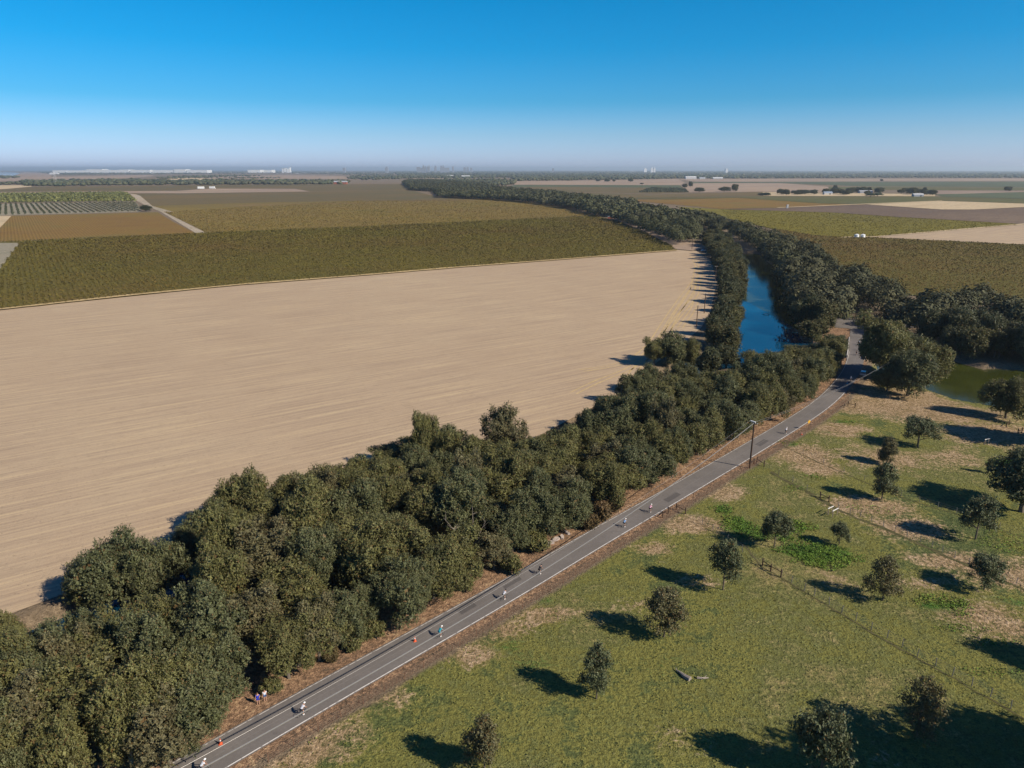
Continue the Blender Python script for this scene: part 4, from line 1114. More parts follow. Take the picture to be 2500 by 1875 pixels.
# shrubs on the verge
for i, (x, y, k, s) in enumerate([(1470, 1268, 0, 1.2), (1440, 1290, 0, 1.0), (1500, 1245, 0, 1.0), (1310, 1345, 1, 1.1), (1620, 1150, 0, .8), (1245, 1395, 1, .9), (905, 1560, 1, .8), (868, 1585, 1, .7), (812, 1612, 0, .6), (668, 1690, 1, .6), (1930, 975, 0, .9), (1130, 1440, 1, .7)]):
    b_ = G(x, y); pr = SHRUB[k]
    e = empty('verge_shrub', (b_[0], b_[1], gz(b_[0], b_[1])), i * 1.1, f'{"rusty brown" if k == 0 else "low olive green"} shrub at the left verge of the road, {ordinal(i)} of a loose row', 'shrub', 'shrubs on the left verge', s)
    obj_me('stem', pr['trunk'], e); obj_me('foliage', pr['crown'], e)

# dead limbs showing through the gap in the belt
def dead_tree(px, py, ht, seed, lb, z0=0.0):
    b_ = G(px, py); r_ = random.Random(seed)
    e = empty('dead_tree', (b_[0], b_[1], z0), 0, lb, 'dead tree')
    t = MB(); t.tube([(0, 0, -.4), (.2, .1, ht * .3), (.1, .3, ht * .55)], [.2, .15, .1], 6); t.build('trunk', M['bark'], e)
    for k in range(6):
        a = k * 1.05 + r_.random(); L = ht * r_.uniform(.3, .55); mb = MB()
        p0 = Vector((.12, .2, ht * r_.uniform(.3, .55))); p1 = p0 + Vector((math.cos(a) * L * .5, math.sin(a) * L * .5, L * .35)); p2 = p1 + Vector((math.cos(a + .5) * L * .35, math.sin(a + .5) * L * .35, L * .5))
        mb.tube([p0, p1, p2], [.07, .045, .015], 5)
        for _ in range(3):
            q = p1.lerp(p2, r_.random()); mb.tube([q, q + Vector((r_.uniform(-1, 1), r_.uniform(-1, 1), r_.uniform(0, 1))).normalized() * L * .35], [.035, .01], 4)
        mb.build('limb', M['dead'], e)
dead_tree(1142, 1372, 9.5, 3, 'bleached dead tree with forked limbs in the dark gap of the belt')
dead_tree(1108, 1340, 8.5, 8, 'pale dead tree behind the forked one in the belt gap')
dead_tree(25, 1660, 7.5, 9, 'leaning bleached dead tree beside the creek at the left edge')

# trees far off, one by one
for bx, by, ty, w, lb in [(357, 516, 501, 26, 'lone round tree beside the pale farm track at the orchard corner'), (2461, 467, 455, 17, 'lone dark tree in the green field at far right'), (1794, 468, 449, 16, 'tall narrow tree right of the pale row of trees beyond the belt'),
                          (1768, 468, 456, 26, 'pale bushy tree left of the tall narrow tree'), (1707, 469, 458, 26, 'low dark round tree on the pink field corner'), (1672, 460, 449, 12, 'dark round tree by the end of the rowed field'), (1686, 457, 443, 11, 'pale upright tree by the end of the rowed field'),
                          (1540, 444, 435.5, 13, 'round dark tree in the pale field before the far wood'), (1482, 444, 437, 15, 'wide dark tree in the pale field before the far wood'), (1460, 443, 437, 12, 'dark tree cut from the far wood\'s edge'), (1499, 443.5, 438, 9, 'small round tree in the pale field before the far wood'), (1567, 450, 446.5, 9, 'tiny bush in the pale field'),
                          (2152, 442.5, 437.5, 8, 'tiny lone dark tree far right before the wood')]:
    big(bx, by, ty, w, MID[int(rng.integers(0, 5))], lb, None, 'lone_tree')

def wood_fill(name, poly_px, n, seed, rpx=6.0, hlo=9, hhi=15, lab='', mat='far_leaf'):
    """far woods: tree clumps whose size grows with distance"""
    r_ = np.random.default_rng(seed); poly = np.array(poly_px, float)
    lo_, hi2 = poly.min(0), poly.max(0)
    C = lo_ + r_.random((n * 4, 2)) * (hi2 - lo_); C = C[inpoly(C, poly)][:n]
    W = np.array([G(x, y)[:2] for x, y in C]); D = np.hypot(W[:, 0], W[:, 1])
    R = np.clip(D / FPX * rpx * r_.uniform(.5, 1.2, len(D)), 5, 70); Hh = r_.uniform(hlo, hhi, len(D)) * (1 + .25 * (r_.random(len(D)) > .93))
    # low polygon jittered crowns
    t = (1 + 5 ** .5) / 2
    iv = np.array([(-1, t, 0), (1, t, 0), (-1, -t, 0), (1, -t, 0), (0, -1, t), (0, 1, t), (0, -1, -t), (0, 1, -t), (t, 0, -1), (t, 0, 1), (-t, 0, -1), (-t, 0, 1)]) / math.hypot(1, t)
    ifc = np.array([(0, 11, 5), (0, 5, 1), (0, 1, 7), (0, 7, 10), (0, 10, 11), (1, 5, 9), (5, 11, 4), (11, 10, 2), (10, 7, 6), (7, 1, 8), (3, 9, 4), (3, 4, 2), (3, 2, 6), (3, 6, 8), (3, 8, 9), (4, 9, 5), (2, 4, 11), (6, 2, 10), (8, 6, 7), (9, 8, 1)])
    n2 = len(W)
    V = iv[None] * (1 + r_.normal(0, .18, (n2, 12, 1)))
    V = V * np.stack([R, R, Hh * .5], -1)[:, None]
    V[..., 0] += W[:, None, 0]; V[..., 1] += W[:, None, 1]; V[..., 2] += (Hh * .5)[:, None]
    F = ifc[None] + (np.arange(n2) * 12)[:, None, None]
    o = obj_me(name, mesh_np(name, V.reshape(-1, 3), F.reshape(-1, 3), [M[mat]]))
    return tag(o, lab, 'woodland', kind='stuff')
wood_fill('distant_woodland', [(960, 421), (985, 436), (1110, 436), (1245, 434), (1260, 442), (1375, 441), (1660, 436), (1800, 436), (2200, 434), (2850, 435), (2850, 417.5), (2400, 416), (900, 415.5)], 13000, 31, 4.5, lab='long blue green forest band below the horizon')
wood_fill('distant_woodland', [(60, 454), (150, 455), (250, 453), (560, 451.5), (850, 450), (855, 444), (700, 442), (600, 442), (545, 441), (430, 443.5), (345, 441.5), (300, 440), (200, 441), (120, 443), (50, 445)], 1500, 32, 6, 10, 16, 'dark tree line across the left middle distance')
wood_fill('distant_woodland', [(-100, 452), (60, 452), (75, 449), (70, 446), (-100, 446)], 60, 33, 6, 6, 11, 'broken tree line near the left edge of the photo')
wood_fill('distant_woodland', [(130, 427), (440, 425.5), (700, 423), (960, 430), (960, 416), (500, 416.5), (60, 417)], 2200, 34, 3.2, 6, 11, 'scattered suburb trees below the left horizon')
wood_fill('distant_woodland', [(880, 440), (985, 437), (985, 430), (860, 430), (850, 436)], 160, 35, 5, lab='wood behind the far end of the belt')
wood_fill('distant_woodland', [(400, 438), (560, 433), (640, 430), (600, 428), (440, 431), (380, 434)], 160, 36, 4, lab='tree patches around the cream field at left')
wood_fill('distant_woodland', [(1003, 449), (1190, 456), (1256, 451), (1258, 444), (1200, 441), (1100, 442), (1000, 443)], 500, 37, 5, 12, 18, lab='tall dark wood standing behind the end of the belt')
wood_fill('distant_woodland', [(560, 436.5), (690, 435), (690, 433.5), (560, 434.5)], 40, 38, 4, 6, 10, lab='thin tree row on the pale fields at left')
wood_fill('distant_woodland', [(0, 437), (45, 434), (45, 430), (0, 431)], 25, 39, 6, 9, 14, lab='tree clump by the far blue water at the left edge')
wood_fill('distant_woodland', [(180, 424), (215, 424), (215, 422), (180, 422)], 10, 40, 5, 9, 14, lab='small tree clump near the white hangar')
# groves on the right: individual trees
gi = 0
for pts, cnt, hh in (([(2015, 473.5), (2110, 478.5), (2180, 476.5), (2283, 479), (2288, 474), (2200, 467), (2020, 467)], 34, 15), ([(1900, 476.5), (1925, 476.5), (1925, 473), (1900, 473)], 5, 13), ([(1938, 476.5), (1990, 476), (1990, 472), (1938, 472)], 8, 12), ([(1858, 477.5), (1872, 477.5), (1872, 475.5), (1858, 475.5)], 4, 7)):
    r_ = np.random.default_rng(gi + 77); poly = np.array(pts); C = poly.min(0) + r_.random((cnt * 6, 2)) * (poly.max(0) - poly.min(0)); C = C[inpoly(C, poly)][:cnt]
    for q in C:
        b_ = G(*q); put_tree(MID[gi % 5], b_[0], b_[1], hh * r_.uniform(.75, 1.15), r_.uniform(7.5, 12), gi, 'dark tree of the farm grove in the fields right of the belt', 'trees of the farm grove at right', 'grove_tree', 0.0); gi += 1
for i, (x, y) in enumerate(((2125, 481), (2142, 480))):
    b_ = G(x, y); put_tree(YOUNG['round'][0], b_[0], b_[1], 10, 13, i, f'{"left" if i == 0 else "right"} pale green tree of the pair in front of the dark farm grove', None, 'pale_tree', 0.0)

# orchards as rows
def orchard(name, poly_px, spacing, step, hgt, R, mat, seed, lab, nq=26):
    poly = np.array(G2(poly_px)); ca, sa = math.cos(VINEDIR), math.sin(VINEDIR); r_ = np.random.default_rng(seed)
    Rr = np.c_[poly @ np.array([ca, sa]), poly @ np.array([-sa, ca])]; pts = []
    for yy in np.arange(Rr[:, 1].min(), Rr[:, 1].max(), spacing):
        xs = np.arange(Rr[:, 0].min(), Rr[:, 0].max(), step); pts.append(np.c_[xs, np.full(len(xs), yy)])
    Q = np.vstack(pts); Q = np.c_[Q[:, 0] * ca - Q[:, 1] * sa, Q[:, 0] * sa + Q[:, 1] * ca]; Q = Q[inpoly(Q, poly)]
    Q += r_.normal(0, .3, Q.shape)
    print(name, len(Q))
    return tag(merged_trees(name, Q, hgt * r_.uniform(.8, 1.15, len(Q)), R * r_.uniform(.8, 1.2, len(Q)), mat, seed, nq, .42), lab, 'orchard', kind='stuff')
orchard('young_orchard', [(-200, 526.5), (0, 525.5), (344, 516.5), (330, 494), (0, 499), (-200, 501)], 8.2, 5, 2.4, 1.5, M['far_leaf'], 51, 'rows of small young orchard trees on grey soil', 9)
orchard('mature_orchard', [(-200, 498), (330, 491.5), (306, 472), (0, 475), (-200, 476)], 11, 9, 5.2, 5.0, M['orchard_leaf'], 52, 'dense block of olive green orchard trees', 14)
orchard('mature_orchard', [(1560, 470), (1680, 470), (1668, 460.5), (1590, 459)], 14, 9, 3.5, 4.0, M['far_leaf'], 53, 'dark rowed orchard block beyond the belt', 10)

# ----------------------------------------------------------- pasture cover
def ground_leaves(name, centres, mat, seed, size, lab, cat, hmax=.35, per=1.0):
    r_ = np.random.default_rng(seed); C = []
    for px, py, rx, ry, n in centres:
        c = G(px, py)[:2]; k = int(n * per)
        a = r_.uniform(0, 6.28, k); q = np.sqrt(r_.random(k)) * (1 + .25 * np.sin(3 * a + px) + .15 * np.sin(7 * a))
        C.append(np.c_[c[0] + np.cos(a) * q * rx, c[1] + np.sin(a) * q * ry])
    C = np.vstack(C); cl_ = smoothnoise(C[:, 0], C[:, 1], 1.2, seed) + r_.normal(0, .35, len(C)); C = C[cl_ > -.12]
    zz = np.array([gz(x, y) for x, y in C]) + r_.random(len(C)) * hmax
    Nn = unit(r_, len(C)); Nn[:, 2] = np.abs(Nn[:, 2]) + .5; Nn /= np.linalg.norm(Nn, axis=1)[:, None]
    v, f = leaf_quads(np.c_[C, zz], Nn, size * r_.uniform(.6, 1.4, len(C)), r_)
    return tag(obj_me(name, mesh_np(name, v, f, [mat])), lab, cat, kind='stuff')
ground_leaves('weed_patch', [(1800, 1280, 3.4, 3, 2500), (1765, 1245, 2.2, 2, 800), (1850, 1305, 4.5, 3, 2200), (1950, 1285, 3.2, 2.5, 1800), (1985, 1350, 5.5, 3.2, 5000), (2010, 1375, 4.5, 2, 2500), (1945, 1320, 3, 3, 1400), (2075, 1365, 2.5, 2, 600)], M['weed'], 61, .13, 'bright green broadleaf weeds around the young oaks', 'weeds', .4)
ground_leaves('weed_patch', [(2290, 1465, 4, 1.3, 900), (2330, 1480, 3, 1.2, 700), (2350, 1500, 2, 1, 300), (2340, 1535, 4, 1, 300), (2430, 1570, 4, 1, 260), (2420, 1640, 4, 1, 250), (2470, 1335, 6, 2.5, 900), (2125, 1243, 5, 2, 500), (2440, 1310, 4, 2, 300), (1945, 1195, 3, 2, 400), (1985, 1165, 3, 1.5, 300), (1930, 1083, 3, 2, 500), (2065, 1030, 3.5, 1.5, 450), (2115, 1062, 3, 1.3, 250)], M['weed'], 62, .12, 'scattered green weed clumps in the dry pasture', 'weeds', .3)
# grass tufts over the near pasture
def okP(C):
    d, s, _, _ = dist_to(C, CL); return (d > 5.5) & (s < 0) & (river_sd(C) > 2)
r_ = np.random.default_rng(9)
C = np.c_[r_.uniform(-40, 150, 150000), r_.uniform(58, 215, 150000)]
C = C[(np.abs(C[:, 0]) < C[:, 1] * .8 + 8) & (r_.random(len(C)) < np.clip((95 / C[:, 1]) ** 2, 0, 1))]; C = C[okP(C)]
cl_ = smoothnoise(C[:, 0], C[:, 1], 3, 8) * .8 + smoothnoise(C[:, 0], C[:, 1], 1.1, 18) + r_.normal(0, .3, len(C)); C = C[cl_ > -.05]
zz = np.array([gz(x, y) for x, y in C]) + .02 + r_.random(len(C)) * .14
Nn = unit(r_, len(C)); Nn[:, 2] = np.abs(Nn[:, 2]) + .6; Nn /= np.linalg.norm(Nn, axis=1)[:, None]
v, f = leaf_quads(np.c_[C, zz], Nn, .11 * r_.uniform(.6, 1.5, len(C)), r_)
tag(obj_me('grass_tufts', mesh_np('grass_tufts', v, f, [M['tuft']])), 'tussocky yellow green grass of the pasture', 'grass', kind='stuff')
print('tufts', len(C))

# ------------------------------------------------------------------ fences
def fence(name, pts_px, step, label, post_h=1.3, post_r=.055, mat_post='steel', mat_wire='wire', wires=4, wr=.009, mesh_v=0.0, posts=None, raw=None):
    L = resample(raw if raw is not None else G2(pts_px), step) if posts is None else np.array(G2(posts))
    o0 = L[0]
    e = empty(name, (o0[0], o0[1], 0), 0, label, 'fence')
    pm = MB().tube([(0, 0, -.3), (0, 0, post_h)], post_r, 5).mesh('post', M[mat_post])
    zs = [gz(x, y) for x, y in L]
    for (x, y), z0 in zip(L, zs): 
        o = obj_me('post', pm, e, (x - o0[0], y - o0[1], z0)); o.rotation_euler = (rng.normal(0, .04), rng.normal(0, .04), 0)
    for k in range(wires):
        hh = post_h * (.2 + .75 * k / max(1, wires - 1))
        MB().tube([(x - o0[0], y - o0[1], z0 + hh) for (x, y), z0 in zip(L, zs)], wr, 3, cap=False).build('wire', M[mat_wire], e)
    if mesh_v:
        mb = MB()
        for i in range(len(L) - 1):
            a, b_ = L[i], L[i + 1]; n = int(np.linalg.norm(b_ - a) / mesh_v)
            for k in range(1, n):
                q = a + (b_ - a) * k / n; z0 = zs[i]
                mb.tube([(q[0] - o0[0], q[1] - o0[1], z0 + .1), (q[0] - o0[0], q[1] - o0[1], z0 + post_h * .95)], wr, 3, cap=False)
        o = mb.build('stay_wires', M[mat_wire], e); o['kind'] = 'stuff'
    return e
RF = offset_line(CL, -(ROAD_HW + 2.6))
fence('roadside_fence', None, 3.2, 'rusty wire stock fence along the right verge of the road', 1.2, .035, 'rust', 'rust', 5, .014, .6, raw=RF[2:nC_ - 28])
fence('pasture_fence', None, 3, 'thin wire fence crossing the near pasture from the roadside brace to the lower right', 1.4, .06, 'steel', 'steel', 4, .014, posts=[(1673, 1255), (1715, 1281), (1740, 1297), (1775, 1322), (1812, 1348), (1861, 1383), (1906, 1411), (1932, 1425), (1963, 1444), (1987, 1457), (2024, 1478), (2054, 1498), (2089, 1516), (2127, 1540), (2165, 1559), (2202, 1580), (2239, 1604), (2284, 1627), (2324, 1651), (2372, 1676), (2417, 1702), (2467, 1731), (2520, 1762), (2600, 1808)])
fence('pasture_fence', None, 3, 'wire fence crossing the far pasture past the two white topped frames', 1.3, .055, 'steel', 'steel', 4, .014, posts=[(1865, 1139), (1900, 1160), (1935, 1178), (1970, 1198), (2002, 1215), (2023, 1225), (2047, 1240), (2075, 1256), (2100, 1262), (2127, 1274), (2156, 1287), (2184, 1298), (2214, 1311), (2247, 1324), (2275, 1337), (2300, 1349), (2330, 1363), (2365, 1379), (2400, 1396), (2440, 1413), (2480, 1428), (2540, 1455)])
fence('pasture_fence', None, 3, 'faint wire fence crossing the pasture nearest the river', 1.2, .05, 'steel', 'steel', 3, .012, posts=[(1915, 1088), (1960, 1108), (2010, 1130), (2060, 1152), (2110, 1172), (2160, 1195), (2200, 1210), (2245, 1225), (2290, 1238), (2335, 1252), (2380, 1268), (2440, 1290), (2520, 1316)])

def worn_line(pts, w, lab_mat):
    ln = resample(G2(pts), 1.5); ln = ln + rng.normal(0, .12, ln.shape); t = np.gradient(ln, axis=0); t /= np.linalg.norm(t, axis=1)[:, None]
    nn = np.c_[-t[:, 1], t[:, 0]]; ww = w * (0.5 + rng.random(len(ln)))
    A_, B_ = ln + nn * ww[:, None] / 2, ln - nn * ww[:, None] / 2
    za = np.array([gzi(*q) for q in A_]) + .03; zb = np.array([gzi(*q) for q in B_]) + .03
    n_ = len(ln); i = np.arange(n_ - 1); f = np.c_[i + n_, i + 1 + n_, i + 1, i]
    o = obj_me('trodden_strip', mesh_np('trodden_strip', np.vstack([np.c_[A_, za], np.c_[B_, zb]]), f, [lab_mat])); o['kind'] = 'structure'
def gzi(x, y):
    fx = (x - GX0) / GS; fy = (y - GY0) / GS; i = int(fx); j = int(fy); u = fx - i; v_ = fy - j; n_ = len(gx)
    if not (0 <= i < len(gx) - 1 and 0 <= j < len(gy) - 1): return 0.0
    return float((z[j * n_ + i] * (1 - u) + z[j * n_ + i + 1] * u) * (1 - v_) + (z[(j + 1) * n_ + i] * (1 - u) + z[(j + 1) * n_ + i + 1] * u) * v_)
M['trodden'] = plain('dark_rank_grass', (0.105, 0.095, 0.042), 0.95, 0.05, var=.5, scale=.6)
worn_line([(1725, 1290), (1812, 1324), (1861, 1386), (1932, 1428), (2024, 1482), (2127, 1544), (2239, 1608), (2372, 1680), (2520, 1766)], .35, M['trodden'])
worn_line([(1880, 1152), (1935, 1182), (2002, 1219), (2047, 1246), (2100, 1268), (2160, 1292), (2247, 1330), (2330, 1368), (2400, 1400), (2540, 1460)], .8, M['trodden'])
worn_line([(1915, 1090), (2010, 1133), (2110, 1176), (2200, 1213), (2335, 1256), (2520, 1320)], .25, M['trodden'])

def timber(name, posts_px, rails, lab, mat='darkwood', ph=1.45, pr=.12, rail_r=.07):
    W = np.array(G2(posts_px)); o0 = W[0]
    e = empty(name, (o0[0], o0[1], 0), 0, lab, 'fence brace')
    zs = [gz(*q) for q in W]
    pm = MB().tube([(0, 0, -.3), (0, 0, ph)], [pr, pr * .9], 7).mesh('post', M[mat])
    for q, z0 in zip(W, zs): obj_me('post', pm, e, (q[0] - o0[0], q[1] - o0[1], z0))
    for a, b_, ha, hb in rails:
        A, B = W[a] - o0, W[b_] - o0
        MB().tube([(A[0], A[1], zs[a] + ha), (B[0], B[1], zs[b_] + hb)], rail_r, 6).build('rail', M[mat], e)
timber('timber_brace', [(1617, 1264), (1631, 1254), (1651, 1245), (1673, 1255)], [(0, 1, .8, .8), (1, 2, .7, .7), (2, 3, .9, .8)], 'dark four post timber brace at the roadside near the two middle cyclists')
timber('timber_brace', [(1840, 1133), (1848, 1129), (1865, 1139)], [(0, 1, .7, .7), (1, 2, .8, .7)], 'dark timber brace just right of the utility pole')
timber('timber_brace', [(2060, 997), (2070, 991), (2087, 996)], [(0, 1, .9, .9), (1, 2, .8, .8)], 'timber brace at the road bend before the bridge')
timber('timber_brace', [(1861, 1383), (1881, 1397), (1906, 1411)], [(0, 1, 1.0, 1.0), (1, 2, 1.0, 1.0), (0, 1, .3, .9)], 'dark three post timber brace in the middle of the near fence')
timber('timber_brace', [(2002, 1216), (2023, 1226)], [(0, 1, .9, .9), (0, 1, .15, .8)], 'dark two post timber brace above the far fence bend')
timber('timber_brace', [(2456, 1045), (2463, 1038)], [(0, 1, .9, .9)], 'timber gate posts on the path by the pond')
timber('timber_brace', [(2484, 1060), (2494, 1058)], [(0, 1, .8, .8)], 'timber rails at the right edge of the photo below the path')
# white topped climbing frames
def stile(pts, lab, gap):
    W = np.array(G2(pts)); o0 = W[0]
    e = empty('fence_stile', (o0[0], o0[1], gz(*o0)), 0, lab, 'stile')
    for a, b_ in gap:
        A, B = W[a] - o0, W[b_] - o0
        for q in (A, B): MB().box((q[0], q[1], .65), (.12, .12, 1.5)).build('post', M['greywood'], e)
        ang = math.atan2(B[1] - A[1], B[0] - A[0])
        MB().box(((A[0] + B[0]) / 2, (A[1] + B[1]) / 2, 1.44), (np.linalg.norm(B - A) + .4, .15, .08), ang).build('top_board', M['whitewood'], e)
stile([(2021, 1258), (2031, 1253), (2032, 1264), (2043, 1258)], 'stile of two white topped frames by the far fence', [(0, 1), (2, 3)])
stile([(2403, 1087), (2412, 1085)], 'small white topped frame in the tree shadow near the pond', [(0, 1)])

# ------------------------------------------------------- poles and cables
def pole(x, y, ht, lab, arm=True, lamp=False, rz=0.6, z0=0.0):
    e = empty('utility_pole', (x, y, z0), rz, lab, 'utility pole')
    MB().tube([(0, 0, -.5), (0, 0, ht)], [.21, .15], 8).build('shaft', M['darkwood'], e)
    if arm:
        MB().box((0, 0, ht - .25), (1.7, .10, .11)).build('crossarm', M['greywood'], e)
        for s in (-.85, -.3, .3, .85):
            MB().tube([(s, 0, ht - .18), (s, 0, ht + .05)], [.05, .035], 6).build('insulator', M['white'], e)
    return e
PB = G(1830, 1143); PH = height_of(1830, 1143, 1031)
pe = pole(PB[0], PB[1], PH, 'tall dark utility pole at the right verge of the road', rz=2.2)
MB().box((.35, 0, PH + .12), (1.3, .22, .14)).build('top_bracket', M['white'], pe)
def shade_pt(px, py, h):
    g_ = G(px, py); k = h / math.tan(rad(SUN_EL)); return (g_[0] + k * math.cos(rad(SUN_AZ)), g_[1] + k * math.sin(rad(SUN_AZ)), h)
wpts = [(PB[0], PB[1], PH - .1), shade_pt(1524, 1290, 8.6), shade_pt(1300, 1423, 7.8), shade_pt(1100, 1538, 7.9), shade_pt(740, 1752, 8.9), shade_pt(495, 1864, 9.8)]
lastd = np.array(wpts[-1]) - np.array(wpts[-2]); endp = np.array(wpts[-1]) + lastd / np.linalg.norm(lastd) * 12 + np.array([0, 0, .5])
# smooth the cable as a sagging span between its ends
A_, B_ = np.array(wpts[0]), endp; T_ = np.linspace(0, 1, 24)
mids = np.array(wpts)
sag = []
for t in T_:
    q = A_ + (B_ - A_) * t; q[2] -= 4 * 2.9 * t * (1 - t); sag.append(q)
tag(MB().tube([tuple(q) for q in sag], .07, 5, cap=False).build('overhead_cable', M['wire']), 'thick overhead cable sagging from the pole along the road towards the viewer', 'cable')
pole(endp[0], endp[1], endp[2] + .1, 'utility pole below the lower edge of the photo that carries the cable', rz=2.2)
s2 = [np.array(q) + np.array([-.8, .7, .25 + 1.6 * t * (1 - t)]) for q, t in zip(sag, T_)]
tag(MB().tube([tuple(q) for q in s2], .014, 4, cap=False).build('overhead_wire', M['wire']), 'thin overhead wire beside the thick cable', 'wire')
NP = G(2180, 905)
far_end = (G(2180, 880, 9.5))
for dx, lb in ((0, 'left thin wire from the pole towards the bridge trees'), (1.2, 'right thin wire from the pole towards the bridge trees')):
    seg = []
    for t in np.linspace(0, 1, 14):
        q = np.array([PB[0] + dx, PB[1], PH]) * (1 - t) + np.array(far_end) * t; q[2] -= 4 * 1.2 * t * (1 - t); seg.append(tuple(q))
    tag(MB().tube(seg, .016, 4, cap=False).build('overhead_wire', M['wire']), lb, 'wire')
fp = [((1700, 799), (1700, 769)), ((1719, 765), (1719, 723)), ((1746, 688), (1746, 662)), ((1689, 610), (1689, 587)), ((1660, 593), (1660, 578))]
for i, ((bx, by), (tx, ty)) in enumerate(fp):
    b_ = G(bx, by); pole(b_[0], b_[1], max(9.5, height_of(bx, by, ty)), f'utility pole at the shaded end of the ploughed field, {ordinal(i)} from the near end', rz=.3)

# ------------------------------------------------------------------- signs
def sign(px, py, lab, mat, h=1.9, s=.55):
    b_ = G(px, py); e = empty('road_sign', (b_[0], b_[1], 0), rad(-60), lab, 'sign')
    MB().tube([(0, 0, -.2), (0, 0, h)], .035, 6).build('post', M['rust'], e)
    mb = MB(); t = .015; r_ = s
    v = [(-t, 0, h - .1 - r_), (-t, r_, h - .1), (-t, 0, h - .1 + r_), (-t, -r_, h - .1), (t, 0, h - .1 - r_), (t, r_, h - .1), (t, 0, h - .1 + r_), (t, -r_, h - .1)]
    mb.add(v, [(0, 1, 2, 3), (7, 6, 5, 4), (0, 4, 5, 1), (1, 5, 6, 2), (2, 6, 7, 3), (3, 7, 4, 0)])
    mb.build('sign_face', M[mat], e)
sign(1973, 1049, 'diamond shaped yellow sign on a post right of the road', 'sign_yellow', 2.3)

def cone(px, py, lab, s=1.0):
    b_ = G(px, py); e = empty('traffic_cone', (b_[0], b_[1], .104), .4, lab, 'traffic cone', 'orange traffic cones', s)
    MB().box((0, 0, .025), (.42, .42, .05)).build('base', M['orange'], e)
    MB().tube([(0, 0, .05), (0, 0, .42), ], [.16, .09], 12).build('cone_body', M['orange'], e)
    MB().tube([(0, 0, .42), (0, 0, .54)], [.092, .068], 12).build('white_band', M['white'], e)
    MB().tube([(0, 0, .54), (0, 0, .78)], [.068, .02], 12).build('cone_tip', M['orange'], e)
cone(1013, 1567, 'orange traffic cone on the road behind the teal cyclist', 1.05)
cone(539, 1818, 'orange traffic cone half hidden at the road edge lower left', 1.05)
cone(1957, 1062, 'small orange marker cone by the right fence near the yellow sign', .9)

# ------------------------------------------------------------------ people
def skin_mesh(verts, edges, radii, name, mats, root=0, sub=1):
    me = bpy.data.meshes.new(name + '_skel'); me.from_pydata(verts, edges, []); me.update()
    o = bpy.data.objects.new(name + '_tmp', me); scn.collection.objects.link(o)
    sm = o.modifiers.new('s', 'SKIN'); sm.use_smooth_shade = True
    for i, r_ in enumerate(radii):
        r2 = r_ if hasattr(r_, '__len__') else (r_, r_)
        me.skin_vertices[0].data[i].radius = r2
    me.skin_vertices[0].data[root].use_root = True
    ss_ = o.modifiers.new('u', 'SUBSURF'); ss_.levels = sub; ss_.render_levels = sub
    dg = bpy.context.evaluated_depsgraph_get()
    out = bpy.data.meshes.new_from_object(o.evaluated_get(dg)); out.name = name
    bpy.data.objects.remove(o)
    out.materials.clear()
    for q in mats: out.materials.append(q)
    return out

def hands(vs_, es, rs_, ends):
    """five fingers for every hand: ends = (index of wrist vertex, direction)"""
    for wi, d in ends:
        w = Vector(vs_[wi]); d = Vector(d).normalized(); side = d.cross(Vector((0, 0, 1))); side = side.normalized() if side.length > .1 else Vector((0, 1, 0))
        pi = len(vs_); vs_.append(tuple(w + d * .07)); es.append((wi, pi)); rs_.append((.036, .02)); pal = Vector(vs_[pi])
        for k, (o_, L) in enumerate(((-.03, .07), (-.01, .085), (.01, .08), (.03, .062))):
            a = len(vs_); vs_.append(tuple(pal + side * o_ + d * .045)); es.append((pi, a)); rs_.append(.010)
            vs_.append(tuple(pal + side * o_ + d * (.03 + L) + Vector((0, 0, -.03)))); es.append((a, a + 1)); rs_.append(.008)
        a = len(vs_); vs_.append(tuple(w + side * -.045 + d * .05)); es.append((wi, a)); rs_.append(.011)

